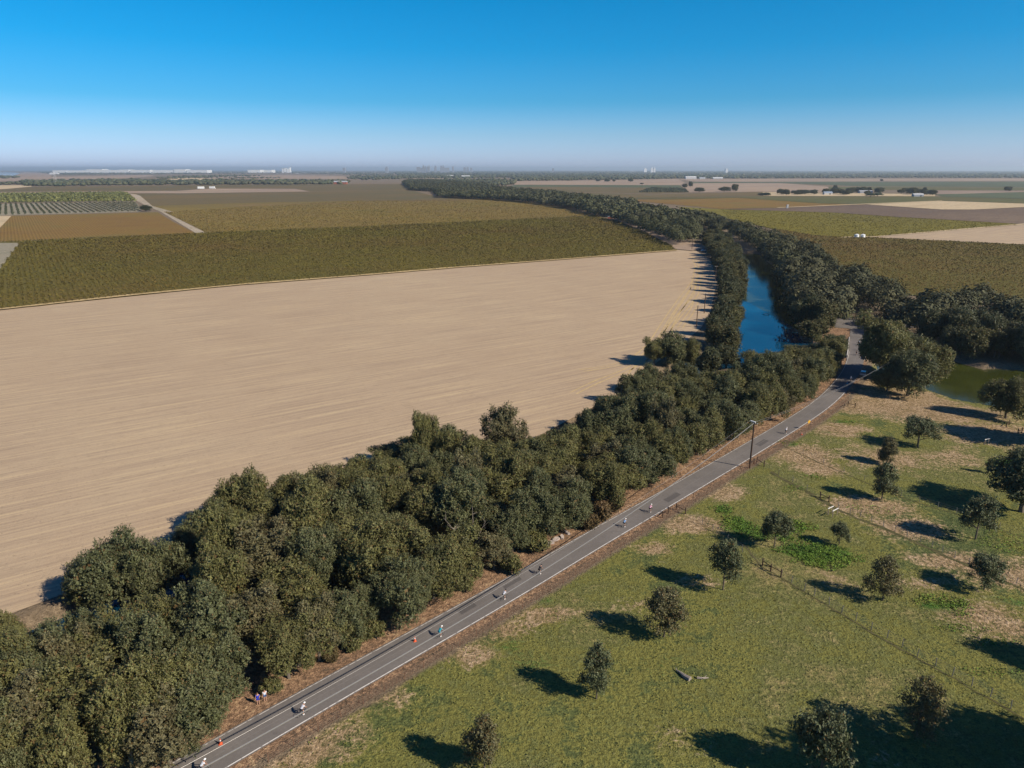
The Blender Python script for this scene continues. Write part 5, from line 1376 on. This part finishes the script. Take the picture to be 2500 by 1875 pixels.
# rider, forward = +x
def rider_meshes():
    V = [(-.20, 0, 1.00), (-.06, 0, 1.18), (.10, 0, 1.34), (.22, 0, 1.43), (.30, 0, 1.53)]
    E = [(0, 1), (1, 2), (2, 3), (3, 4)]; R = [(.13, .12), (.13, .11), (.155, .12), (.06, .06), (.085, .09)]
    V += [(.36, 0, 1.60)]; E += [(4, 5)]; R += [(.09, .10)]
    ends = []
    for s in (1, -1):
        b0 = len(V)
        V += [(.14, s * .17, 1.36), (.28, s * .22, 1.17), (.43, s * .20, 1.02)]; R += [.06, .042, .03]
        E += [(2, b0), (b0, b0 + 1), (b0 + 1, b0 + 2)]; ends.append((b0 + 2, (.35, 0, -.25)))
        b1 = len(V)
        if s > 0: V += [(-.18, s * .09, .98), (.20, s * .11, .86), (.02, s * .10, .52), (.13, s * .10, .45)]
        else: V += [(-.18, s * .09, .98), (.08, s * .11, .62), (-.03, s * .10, .20), (.09, s * .10, .13)]
        R += [.095, .062, .038, .03]; E += [(0, b1), (b1, b1 + 1), (b1 + 1, b1 + 2), (b1 + 2, b1 + 3)]
    Vh, Eh, Rh = list(V), list(E), list(R); hands(Vh, Eh, Rh, ends)
    body = skin_mesh(Vh, Eh, Rh, 'body', [M['skin']])
    jersey = skin_mesh([(-.22, 0, 1.02), (-.06, 0, 1.19), (.10, 0, 1.345), (.17, 0, 1.40), (.14, .18, 1.36), (.22, .21, 1.25), (.14, -.18, 1.36), (.22, -.21, 1.25)],
                       [(0, 1), (1, 2), (2, 3), (2, 4), (4, 5), (2, 6), (6, 7)], [(.15, .14), (.15, .13), (.175, .14), (.09, .09), .078, .06, .078, .06], 'jersey', [M['white_cloth']], 1)
    shorts = skin_mesh([(-.20, 0, .99), (-.17, .09, .97), (.06, .105, .90), (-.17, -.09, .97), (-.01, -.105, .76)], [(0, 1), (1, 2), (0, 3), (3, 4)], [(.145, .13), .11, .085, .11, .085], 'shorts', [M['black_cloth']], 0)
    helmet = MB().ball((.35, 0, 1.63), (.15, .11, .115), 12, 5, zmin=-.15).mesh('helmet', M['white'])
    shoes = MB().box((.08, .10, .43), (.26, .08, .08)).box((.04, -.10, .11), (.26, .08, .08)).mesh('shoes', M['white'])
    face = MB().box((.455, .035, 1.60), (.012, .025, .012)).box((.455, -.035, 1.60), (.012, .025, .012)).add([(.45, -.015, 1.58), (.45, .015, 1.58), (.48, 0, 1.565), (.45, 0, 1.60)], [(0, 1, 2), (0, 2, 3), (1, 3, 2)]).mesh('face', M['hair'])
    return body, jersey, shorts, helmet, shoes, face
RB = rider_meshes()
BK = {}
fr = MB()
for a, b_, r_ in (((-.5, 0, .34), (-.02, 0, .30), .014), ((-.5, 0, .34), (-.17, 0, .80), .012), ((-.02, 0, .30), (-.19, 0, .92), .018), ((-.02, 0, .30), (.37, 0, .72), .022), ((-.16, 0, .80), (.36, 0, .84), .018), ((.35, 0, .90), (.40, 0, .66), .02), ((.40, 0, .66), (.50, .04, .34), .013), ((.40, 0, .66), (.50, -.04, .34), .013)):
    fr.tube([a, b_], r_, 6)
BK['frame'] = fr.mesh('frame', M['cable'])
BK['handlebar'] = MB().tube([(.35, 0, .92), (.41, 0, .96)], .015, 6).tube([(.42, -.21, .96), (.42, .21, .96)], .014, 6).tube([(.42, .21, .96), (.52, .21, .94), (.50, .21, .84), (.42, .21, .83)], .014, 6).tube([(.42, -.21, .96), (.52, -.21, .94), (.50, -.21, .84), (.42, -.21, .83)], .014, 6).mesh('handlebar', M['tyre'])
BK['saddle'] = MB().box((-.19, 0, .95), (.26, .13, .045), taper=.8).mesh('saddle', M['tyre'])
BK['crankset'] = MB().torus((-.02, .04, .30), .09, .012, n=14, k=4).tube([(-.02, .06, .30), (.02, .06, .46)], .012, 5).tube([(-.02, -.06, .30), (.0, -.06, .14)], .012, 5).box((.02, .1, .46), (.09, .08, .02)).box((0, -.1, .13), (.09, .08, .02)).mesh('crankset', M['steel'])
BK['tyre'] = MB().torus((0, 0, 0), .325, .016, n=24, k=6).mesh('tyre', M['tyre'])
rim = MB().torus((0, 0, 0), .30, .012, n=24, k=4)
for k in range(10): rim.tube([(0, 0, 0), (.3 * math.cos(k * .628), 0, .3 * math.sin(k * .628))], .003, 3, cap=False)
BK['rim'] = rim.mesh('rim', M['steel'])

def recolor(o, mat):
    o.material_slots[0].link = 'OBJECT'; o.material_slots[0].material = mat
RIDERS = []
def cyclist(px, py, jersey, shorts, helmet, lab, blab, off=0.0, frame=None):
    c = G(px, py)[:2]; j = np.argmin(np.hypot(*(CL - c).T)); j = min(max(j, 1), nC_ - 2)
    t = CL[j + 1] - CL[j - 1]; ang = math.atan2(t[1], t[0]) + off
    b_ = empty('bicycle', (c[0], c[1], .106), ang, blab, 'bicycle', 'road bicycles ridden along the road')
    for k in ('frame', 'handlebar', 'saddle', 'crankset'): o = obj_me(k, BK[k], b_)
    for x in (-.5, .5):
        w = obj_me('wheel', BK['tyre'], b_, (x, 0, .345)); obj_me('rim', BK['rim'], w)
    p_ = empty('person', (c[0], c[1], .106), ang, lab, 'person', 'cyclists riding along the road')
    body, jer, sho, hel, shoes, face = RB
    obj_me('body', body, p_); recolor(obj_me('jersey', jer, p_), M[jersey]); recolor(obj_me('shorts', sho, p_), M[shorts])
    recolor(obj_me('helmet', hel, p_), M[helmet]); obj_me('shoes', shoes, p_); obj_me('face', face, p_)
cyclist(497, 1888, 'white_cloth', 'black_cloth', 'white', 'cyclist in white jersey and white helmet at the bottom edge of the photo', 'bicycle at the bottom edge of the photo')
cyclist(740, 1747, 'white_cloth', 'black_cloth', 'white', 'cyclist in a white and pale blue jersey right of the two spectators', 'bicycle of the cyclist right of the spectators', 0.05)
cyclist(1075, 1556, 'teal_cloth', 'teal_cloth', 'white', 'cyclist in full teal kit with white helmet just ahead of the cone', 'bicycle ridden by the cyclist in teal')
cyclist(1231, 1465, 'white_cloth', 'black_cloth', 'black_cloth', 'cyclist in white top and black helmet, second ahead of the cone', 'bicycle ridden by the second cyclist ahead of the cone')
cyclist(1318, 1403, 'black_cloth', 'black_cloth', 'black_cloth', 'cyclist dressed all in black, third ahead of the cone', 'bicycle ridden by the cyclist in black')
cyclist(1524, 1288, 'lblue_cloth', 'black_cloth', 'white', 'cyclist in a pale blue jersey left of the roadside timber brace', 'bicycle ridden by the cyclist in pale blue')
cyclist(1587, 1252, 'pink_cloth', 'black_cloth', 'white', 'cyclist in a pale pink jersey level with the roadside timber brace', 'bicycle ridden by the cyclist level with the timber brace')
cyclist(1918, 1060, 'white_cloth', 'black_cloth', 'white', 'cyclist in white between the utility pole and the yellow sign', 'bicycle ridden by the cyclist beyond the utility pole')
cyclist(2067, 946, 'teal_cloth', 'black_cloth', 'pink_cloth', 'cyclist in teal in the tree shade before the bridge', 'bicycle of the teal cyclist in the shade')
cyclist(2076, 932, 'white_cloth', 'black_cloth', 'white', 'cyclist in white just ahead of the teal one in the shade', 'bicycle of the white clad cyclist in the shade')
cyclist(2097, 856, 'white_cloth', 'black_cloth', 'white', 'nearer of the two cyclists in white on the bridge', 'bicycle of the nearer white cyclist on the bridge')
cyclist(2097, 842, 'white_cloth', 'black_cloth', 'white', 'farther of the two cyclists in white on the bridge', 'bicycle of the farther white cyclist on the bridge')
cyclist(2090, 868, 'black_cloth', 'black_cloth', 'black_cloth', 'left one of the two dark cyclists on the bridge', 'bicycle of the left dark cyclist on the bridge')
cyclist(2101, 868, 'black_cloth', 'black_cloth', 'black_cloth', 'right one of the two dark cyclists on the bridge', 'bicycle of the right dark cyclist on the bridge')
cyclist(2118, 801, 'white_cloth', 'black_cloth', 'white', 'cyclist in white turning at the junction behind the bridge', 'bicycle of the cyclist at the junction')

def standing():
    V = [(0, 0, .96), (0, 0, 1.15), (0, 0, 1.38), (0, 0, 1.50), (.02, 0, 1.58), (.02, 0, 1.66)]; E = [(0, 1), (1, 2), (2, 3), (3, 4), (4, 5)]
    R = [(.10, .15), (.09, .13), (.10, .17), (.05, .05), (.075, .08), (.08, .09)]; ends = []
    for s in (1, -1):
        b0 = len(V); V += [(0, s * .19, 1.40), (.05, s * .26, 1.14), (.24, s * .20, 1.08) if s > 0 else (.03, s * .27, .88)]; R += [.055, .04, .028]
        E += [(2, b0), (b0, b0 + 1), (b0 + 1, b0 + 2)]; ends.append((b0 + 2, (.3, 0, .1) if s > 0 else (.05, 0, -1)))
        b1 = len(V); V += [(0, s * .10, .92), (.02, s * .11, .50), (0, s * .12, .10), (.14, s * .12, .05)]; R += [.09, .06, .04, .035]; E += [(0, b1), (b1, b1 + 1), (b1 + 1, b1 + 2), (b1 + 2, b1 + 3)]
    hands(V, E, R, ends)
    body = skin_mesh(V, E, R, 'body', [M['skin']])
    shirt = skin_mesh([(0, 0, .96), (0, 0, 1.16), (0, 0, 1.40), (0, .19, 1.40), (.03, .24, 1.24), (0, -.19, 1.40), (.02, -.24, 1.24)], [(0, 1), (1, 2), (2, 3), (3, 4), (2, 5), (5, 6)], [(.13, .17), (.12, .16), (.125, .19), .075, .065, .075, .065], 'shirt', [M['white_cloth']], 1)
    shorts = skin_mesh([(0, 0, .94), (0, .10, .90), (.01, .11, .58), (0, -.10, .90), (.01, -.11, .58)], [(0, 1), (1, 2), (0, 3), (3, 4)], [(.12, .16), .11, .09, .11, .09], 'shorts', [M['denim']], 0)
    hair = MB().ball((0, 0, 1.69), (.105, .1, .105), 10, 5, zmin=0).ball((-.03, 0, 1.66), (.09, .095, .12), 10, 5).mesh('hair', M['hair'])
    face = MB().box((.098, .03, 1.65), (.01, .025, .012)).box((.098, -.03, 1.65), (.01, .025, .012)).add([(.09, -.015, 1.62), (.09, .015, 1.62), (.125, 0, 1.61), (.09, 0, 1.65)], [(0, 1, 2), (0, 2, 3), (1, 3, 2)]).mesh('face', M['hair'])
    return body, shirt, shorts, hair, face
SB = standing()
def spectator(px, py, shirt, shorts, lab, ang, sc=1.0):
    b_ = G(px, py); e = empty('person', (b_[0], b_[1], gz(b_[0], b_[1])), ang, lab, 'person', 'spectators on the left verge', sc)
    obj_me('body', SB[0], e); recolor(obj_me('shirt', SB[1], e), M[shirt]); recolor(obj_me('shorts', SB[2], e), M[shorts]); obj_me('hair', SB[3], e); obj_me('face', SB[4], e)
spectator(631, 1719, 'blue_cloth', 'blue_cloth', 'spectator dressed in blue standing on the left verge', rad(-75))
spectator(648, 1711, 'white_cloth', 'denim', 'spectator in white top and denim shorts standing on the left verge', rad(-60))

# ---------------------------------------------------------------- vehicles
def car(px, py, ang, paint, lab, cat='car', kind='hatch', z0=.1, sc=1.0):
    b_ = G(px, py); e = empty('parked_' + cat, (b_[0], b_[1], z0), ang, lab, cat, None, sc)
    L, W_ = 4.4, 1.8
    prof = [(-2.2, .35), (-2.2, .85), (-2.05, 1.0), (-1.75, 1.42), (.35, 1.45), (1.05, 1.0), (2.05, .85), (2.2, .62), (2.2, .35)]
    body = MB(); n = len(prof)
    v = []
    for s in (-1, 1):
        for x, z_ in prof:
            v.append((x, s * (W_ / 2 - (.18 if z_ > 1.2 else 0)), z_))
    body.add(v, [tuple(range(n)), tuple(range(2 * n - 1, n - 1, -1))] + [(i + n, (i + 1) % n + n, (i + 1) % n, i) for i in range(n)])
    body.build('body', M[paint], e)
    MB().add([(.42, -.70, 1.41), (.42, .70, 1.41), (1.02, .80, 1.04), (1.02, -.80, 1.04)], [(0, 3, 2, 1)]).build('windscreen', M['glass'], e).location = (.02, 0, .02)
    MB().add([(-1.80, -.70, 1.39), (-1.80, .70, 1.39), (-2.07, .80, 1.03), (-2.07, -.80, 1.03)], [(0, 1, 2, 3)]).build('rear_window', M['glass'], e).location = (-.03, 0, .01)
    for s in (-1, 1):
        w = MB(); w.add([(-1.65, s * .745, 1.36), (.28, s * .745, 1.38), (.85, s * .905, 1.02), (-1.85, s * .905, 1.02)], [(0, 1, 2, 3)]); w.build('side_window', M['glass'], e).location = (0, s * .012, 0)
        for x in (-1.35, 1.35):
            MB().tube([(x, s * .72, .33), (x, s * .92, .33)], .33, 14).build('wheel', M['tyre'], e)
        MB().box((2.2, s * .65, .68), (.05, .3, .14)).build('headlight', M['white'], e)
    return e
car(2107, 916, rad(60), 'silver', 'silver car parked in the tree shade right of the road before the bridge')
car(2145, 862, rad(20), 'white', 'white car showing through the trees right of the bridge')
car(2285, 799, rad(170), 'bluecar', 'blue car on the levee road under the trees', z0=.12)
car(2232, 796, rad(175), 'bluecar', 'dark blue car left of the other one on the levee road', z0=.12)
car(1718, 613, rad(20), 'white', 'white car at the far corner of the ploughed field', z0=.06)

def lorry(px, py, L, Hh, ang, lab, col='white', cab=True, name='box_truck'):
    b_ = G(px, py); e = empty(name, (b_[0], b_[1], .4), ang, lab, 'truck' if cab else 'trailer')
    MB().box((0, 0, 1.0 + Hh / 2), (L, 2.6, Hh)).build('cargo_box', M[col], e)
    if cab: MB().box((L / 2 + 1.3, 0, 1.5), (2.0, 2.4, 2.2), taper=.9).build('cab', M[col], e)
    for x in (-L * .35, -L * .22, L / 2 + (1.3 if cab else -1.2)):
        for s in (-1, 1): MB().tube([(x, s * .9, .5), (x, s * 1.25, .5)], .5, 12).build('wheel', M['tyre'], e)
lorry(1290, 468, 14, 5, rad(0), 'long white trailer truck beyond the belt of trees')
lorry(491, 461.5, 22, 7, rad(8), 'large white trailer at the left of the farm yard strip', cab=False, name='white_trailer')
lorry(518, 461, 20, 7, rad(-5), 'white truck beside the large trailer on the farm yard strip')
lorry(1043, 465.5, 22, 4, rad(0), 'white trailer at the foot of the belt\'s far end', cab=False, name='white_trailer')

def building(name, px, py, w, d, h, ang, wall, roof, lab, shape='gable', cat='building', grp=None, door=True):
    b_ = G(px, py); e = empty(name, (b_[0], b_[1], .3), ang, lab, cat, grp)
    MB().box((0, 0, h / 2), (w, d, h)).build('wall', M[wall], e)
    if shape == 'gable':
        r_ = MB(); k = .6; hh = d * .22
        r_.add([(-w / 2 - k, -d / 2 - k, h), (w / 2 + k, -d / 2 - k, h), (w / 2 + k, d / 2 + k, h), (-w / 2 - k, d / 2 + k, h), (-w / 2 - k, 0, h + hh), (w / 2 + k, 0, h + hh)], [(0, 1, 5, 4), (2, 3, 4, 5), (0, 4, 3), (1, 2, 5), (0, 3, 2, 1)])
        r_.build('roof', M[roof], e)
    else:
        MB().box((0, 0, h + .4), (w + .6, d + .6, .8)).build('roof', M[roof], e)
    if door: MB().box((w * .2, -d / 2 - .02, 1.6), (min(4, w * .2), .1, 3.2)).build('door', M['dark'], e)
    return e
building('farm_shed', 1503, 523, 30, 12, 4, rad(-8), 'greywall', 'roof_blue', 'long shed with blue grey roof among the trees beside the vineyard')
building('farm_shed', 1507, 534, 26, 3.5, 2.6, rad(-8), 'brick', 'roof_blue', 'low red lean-to in front of the long blue grey shed', 'flat')
building('farm_barn', 2240, 480, 26, 10, 5, rad(5), 'greywall', 'roof_white', 'white roofed open barn in front of the farm grove')
building('farm_house', 2020, 475, 22, 12, 5, rad(0), 'hazewhite', 'roof_blue', 'pale roofed house at the left end of the farm grove')
building('farm_shed', 2112, 472, 36, 14, 5, rad(0), 'greywall', 'roof_grey', 'grey shed in the middle of the farm grove')
building('farm_barn', 1686, 437.5, 75, 30, 13, 0, 'hazewhite', 'roof_white', 'large pale barn before the far wood, right of the pale field')
building('farm_shed', 1714, 437.2, 40, 25, 7, 0, 'hazewhite', 'roof_grey', 'pale low shed right of the large pale barn')
building('farm_shed', 1752, 437, 70, 25, 7, 0, 'hazewhite', 'roof_white', 'long pale low shed farther right of the large pale barn')
building('farm_shed', 1031, 464, 30, 10, 5, 0, 'hazewhite', 'roof_white', 'white shed at the foot of the tree belt\'s far left corner')
building('farm_shed', 1108, 466, 18, 10, 7, .3, 'hazewhite', 'roof_white', 'small white shed half hidden in the belt')
building('farm_shed', 1099, 432.5, 55, 30, 11, 0, 'hazewhite', 'roof_white', 'left pale shed before the far wood')
building('farm_shed', 1137, 433.5, 70, 30, 10, 0, 'hazewhite', 'roof_white', 'right pale shed before the far wood')
building('farm_shed', 832, 449.5, 60, 25, 9, 0, 'brick', 'roof_grey', 'reddish shed at the end of the left tree line')
building('aircraft_hangar', 133, 426.5, 110, 50, 14, 0, 'hazewhite', 'roof_white', 'white roofed hangar at far left behind the slim tower', 'gable')
building('pump_house', 1922, 508.5, 3, 3, 5, 0, 'hazewhite', 'roof_white', 'tiny pump house on the track in the right vineyards', 'flat')
for i, (px, lb) in enumerate(((2091, 'left'), (2106, 'right'))):
    b_ = G(px, 580.5); e = empty('water_tank', (b_[0], b_[1], .5), 0, f'{lb} one of two white water tanks at the field track', 'water tank')
    MB().tube([(0, 0, 0), (0, 0, 2.6)], 2.2, 14).build('tank', M['white'], e); MB().tube([(0, 0, 2.6), (0, 0, 3.3)], [2.3, .3], 14).build('lid', M['white'], e)
b_ = G(2098, 580.7); tag(MB().tube([(b_[0] - 2.5, b_[1], 1.1), (b_[0] + 2.5, b_[1], 1.1)], .35, 8).build('tank_pipe', M['steel']), 'pipe manifold between the two white tanks', 'pipe')
# slim steel tower at the far left
b_ = G(137, 449.5); th = height_of(137, 449.5, 421)
e = empty('steel_tower', (b_[0], b_[1], 0), 0, 'slim pale steel tower before the white hangar', 'tower')
for s in (-1, 1):
    for s3 in (-1, 1): MB().tube([(s * 6, s3 * 6, 0), (s * 1.5, s3 * 1.5, th)], .3, 5).build('leg', M['hazewhite'], e)
for k in range(1, 5):
    q = 6 - 4.5 * k / 5; MB().box((0, 0, th * k / 5), (2 * q, 2 * q, .25)).build('platform', M['hazewhite'], e)
# warehouses, silos and the city under the horizon
def block(name, x0, x1, ytop, ybase, wall, lab, cat='building', grp=None, dep=120, setback=None, pxb=None):
    """a far block: its base stands where the ground is seen at ybase"""
    b_ = G((x0 + x1) / 2, ybase); D = b_[1]; w = (x1 - x0) / FPX * (D * cp + H * sp) ; h = max(4, height_of((x0 + x1) / 2, ybase, ytop))
    e = empty(name, (b_[0], b_[1], 0), 0, lab, cat, grp)
    if setback:
        MB().box((0, 0, h * .8 / 2), (w, dep, h * .8)).build('wall', M[wall], e)
        MB().box((w * .05, 0, h * .9), (w * setback, dep * .6, h * .2)).build('roof', M[wall], e)
    else:
        MB().box((0, 0, (h - 1) / 2), (w, dep, h - 1)).build('wall', M[wall], e)
        MB().box((0, 0, h - .5), (w + 2, dep + 2, 1.5)).build('roof', M['roof_white' if wall in ('hazewhite', 'white') else 'roof_grey'], e)
wb = [(138, 220, 415.6, 417.8), (220, 258, 413.2, 417.6), (258, 300, 414.8, 417.7), (300, 322, 413.8, 417.7), (326, 374, 414.6, 417.6), (380, 430, 415.0, 418), (432, 460, 413.2, 417.6), (462, 512, 414.8, 418), (610, 640, 414.6, 417), (650, 668, 414.8, 417)]
for i, (a, b2, t, bs) in enumerate(wb):
    block('warehouse', a, b2, t, 421.8, 'white', f'long white warehouse under the left horizon, {ordinal(i)} from the left', 'warehouse', 'white warehouses under the left horizon', 250)
for i, (a, b2, t) in enumerate([(690, 694, 411.5), (695, 701, 410.5), (702, 707, 411.6), (707, 710, 409.0)]):
    block('silo_block', a, b2, t, 421.8, 'white', f'white silo block on the left horizon, {ordinal(i)} from the left of four', 'silo', 'white silo blocks', 80)
city = [(1018, 1026, 407.5, None), (1027, 1031, 409.5, None), (1032, 1036.5, 402.5, .5), (1037.5, 1041, 405, .6), (1043, 1046, 406.5, None), (1046.5, 1050, 403.5, .4), (1060.5, 1066, 404.5, .8), (1075, 1080, 404.5, .7), (1080, 1085, 403.2, .4), (1085, 1097, 409.5, None), (1104, 1108, 406, .8), (1132, 1135, 408, None), (1136.5, 1139, 406.8, .5), (1141, 1144, 407.5, None), (1148, 1153, 409.5, None), (941, 948, 406.8, .7), (838, 844, 409.5, None), (1571, 1578, 410.5, .5), (1588, 1594, 409.3, .6), (1595, 1599, 408.8, None), (1348, 1352, 411.0, None), (1770, 1775, 411.8, None)]
for i, (a, b2, t, sb) in enumerate(city):
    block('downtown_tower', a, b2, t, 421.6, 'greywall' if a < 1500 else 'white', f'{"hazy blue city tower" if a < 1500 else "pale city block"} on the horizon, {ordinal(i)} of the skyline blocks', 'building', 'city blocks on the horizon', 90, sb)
r_ = random.Random(4)
for i in range(60):
    x = r_.choice([r_.uniform(230, 620), r_.uniform(150, 480), r_.uniform(620, 850), r_.uniform(1500, 2480), r_.uniform(1800, 2480)]); y = r_.uniform(418.5, 424)
    w = r_.uniform(3, 9)
    block('distant_house', x, x + w, y - r_.uniform(1.3, 2.0), y, 'hazewhite', 'tiny pale roofed building among the trees below the horizon', 'building', 'tiny pale buildings below the horizon', 30)

# ------------------------------------------------------------------ bridge
i0 = [np.argmin(np.hypot(*(CL - G(2093, y)[:2]).T)) for y in (872, 833)]
a_, b_2 = CL[min(i0)], CL[max(i0)]
bd = b_2 - a_; bl = np.linalg.norm(bd); ang = math.atan2(bd[1], bd[0]); mid2 = (a_ + b_2) / 2
e = empty('road_bridge', (mid2[0], mid2[1], 0), ang, 'short concrete bridge carrying the road over the river', 'bridge')
MB().box((0, 0, -.25), (bl + 6, 2 * ROAD_HW + 1.2, .6)).build('deck', M['concrete'], e)
for s in (-1, 1):
    MB().box((0, s * (ROAD_HW + .45), .55), (bl + 5, .25, .9)).build('parapet', M['concrete'], e)
for x in (-bl / 3, 0, bl / 3): MB().box((x, 0, -1.9), (.6, 2 * ROAD_HW, 2.8)).build('pier', M['concrete'], e)

# rubble slabs, log, branch in the water, reeds
def slab(px, py, s, ang, lab):
    b_ = G(px, py); r_ = random.Random(px); mb = MB(); k = 6
    top = [(math.cos(i * 6.28 / k + .3) * s * r_.uniform(.8, 1.2), math.sin(i * 6.28 / k + .3) * s * .55 * r_.uniform(.8, 1.2)) for i in range(k)]
    v = [(x, y, -.1) for x, y in top] + [(x * .94, y * .94, .32 + .08 * r_.random()) for x, y in top]
    mb.add(v, [tuple(range(k))[::-1], tuple(range(k, 2 * k))] + [(i, (i + 1) % k, (i + 1) % k + k, i + k) for i in range(k)])
    o = mb.build('concrete_slab', M['rubble'], None, (b_[0], b_[1], gz(b_[0], b_[1]))); o.rotation_euler = (.15, -.1, ang)
    tag(o, lab, 'rubble', 'broken concrete slabs on the left verge')
for i, (x, y, s) in enumerate(((1345, 1326, .8), (1358, 1318, .9), (1372, 1313, .7), (1384, 1303, .7), (1335, 1331, .5))):
    slab(x, y, s, i * .8, f'pale broken concrete slab left of the road, {ordinal(i)} of the small heap')
b_ = G(1675, 1655); e = empty('fallen_log', (b_[0], b_[1], gz(b_[0], b_[1])), rad(-35), 'grey split log lying in the middle of the green pasture', 'log', None, .62)
lg = MB(); lg.tube([(-2.6, .9, .25), (-1.6, .55, .33), (-.4, 0, .30), (1.0, -.3, .32)], [.14, .26, .46, .60], 8); lg.tube([(-2.6, .9, .25), (-2.9, 1.3, .45)], [.14, .05], 6); lg.build('trunk', M['dead'], e)
b3 = MB(); b3.tube([(2.0, 1.2, .2), (2.9, 1.5, .3), (4.0, 2.6, .2)], [.32, .26, .10], 7); b3.tube([(2.9, 1.5, .3), (3.6, 1.2, .6)], [.12, .03], 5); b3.tube([(3.3, 1.9, .3), (3.5, 2.8, .55)], [.1, .03], 5); b3.build('branch', M['dead'], e)
b_ = G(1870, 768, WZ); e = empty('driftwood_branch', (b_[0], b_[1], WZ), 0, 'dark snag sticking out of the blue river', 'branch')
MB().tube([(-2, 0, -.1), (0, .1, .4), (2.2, 0, .1)], [.08, .12, .05], 6).tube([(0, .1, .4), (-1, .5, 1.0)], [.08, .03], 5).tube([(.3, .1, .4), (1.2, -.3, .9)], [.07, .02], 5).build('snag', M['dead'], e)
ground_leaves('reed_bed', [(2350, 985, 10, 3, 500), (2440, 975, 9, 3, 350), (2300, 960, 5, 3, 250)], M['shrub'], 70, .16, 'brown floating reeds along the near shore of the green pond', 'reeds', .3).location.z = -.2

# -------------------------------------------------------------------- haze
HZ = MB().box((0, 24000, 86), (80000, 52000, 180))
hm = bpy.data.materials.new('haze_air'); hm.use_nodes = True; hn = hm.node_tree.nodes; hn.clear()
pv = hn.new('ShaderNodeVolumePrincipled'); pv.inputs['Density'].default_value = 5.0e-5; pv.inputs['Color'].default_value = (0.84, 0.95, 1.0, 1); pv.inputs['Anisotropy'].default_value = 0.3
ho = hn.new('ShaderNodeOutputMaterial'); hm.node_tree.links.new(pv.outputs[0], ho.inputs['Volume'])
hz = HZ.build('haze', hm); hz['kind'] = 'stuff'; hz['label'] = 'thin blue haze over the far plain'
hz.display_type = 'WIRE'
tot = sum(len(m.polygons) * 2 for m in bpy.data.meshes)
print('unique tris about', tot, 'objects', len(bpy.data.objects))
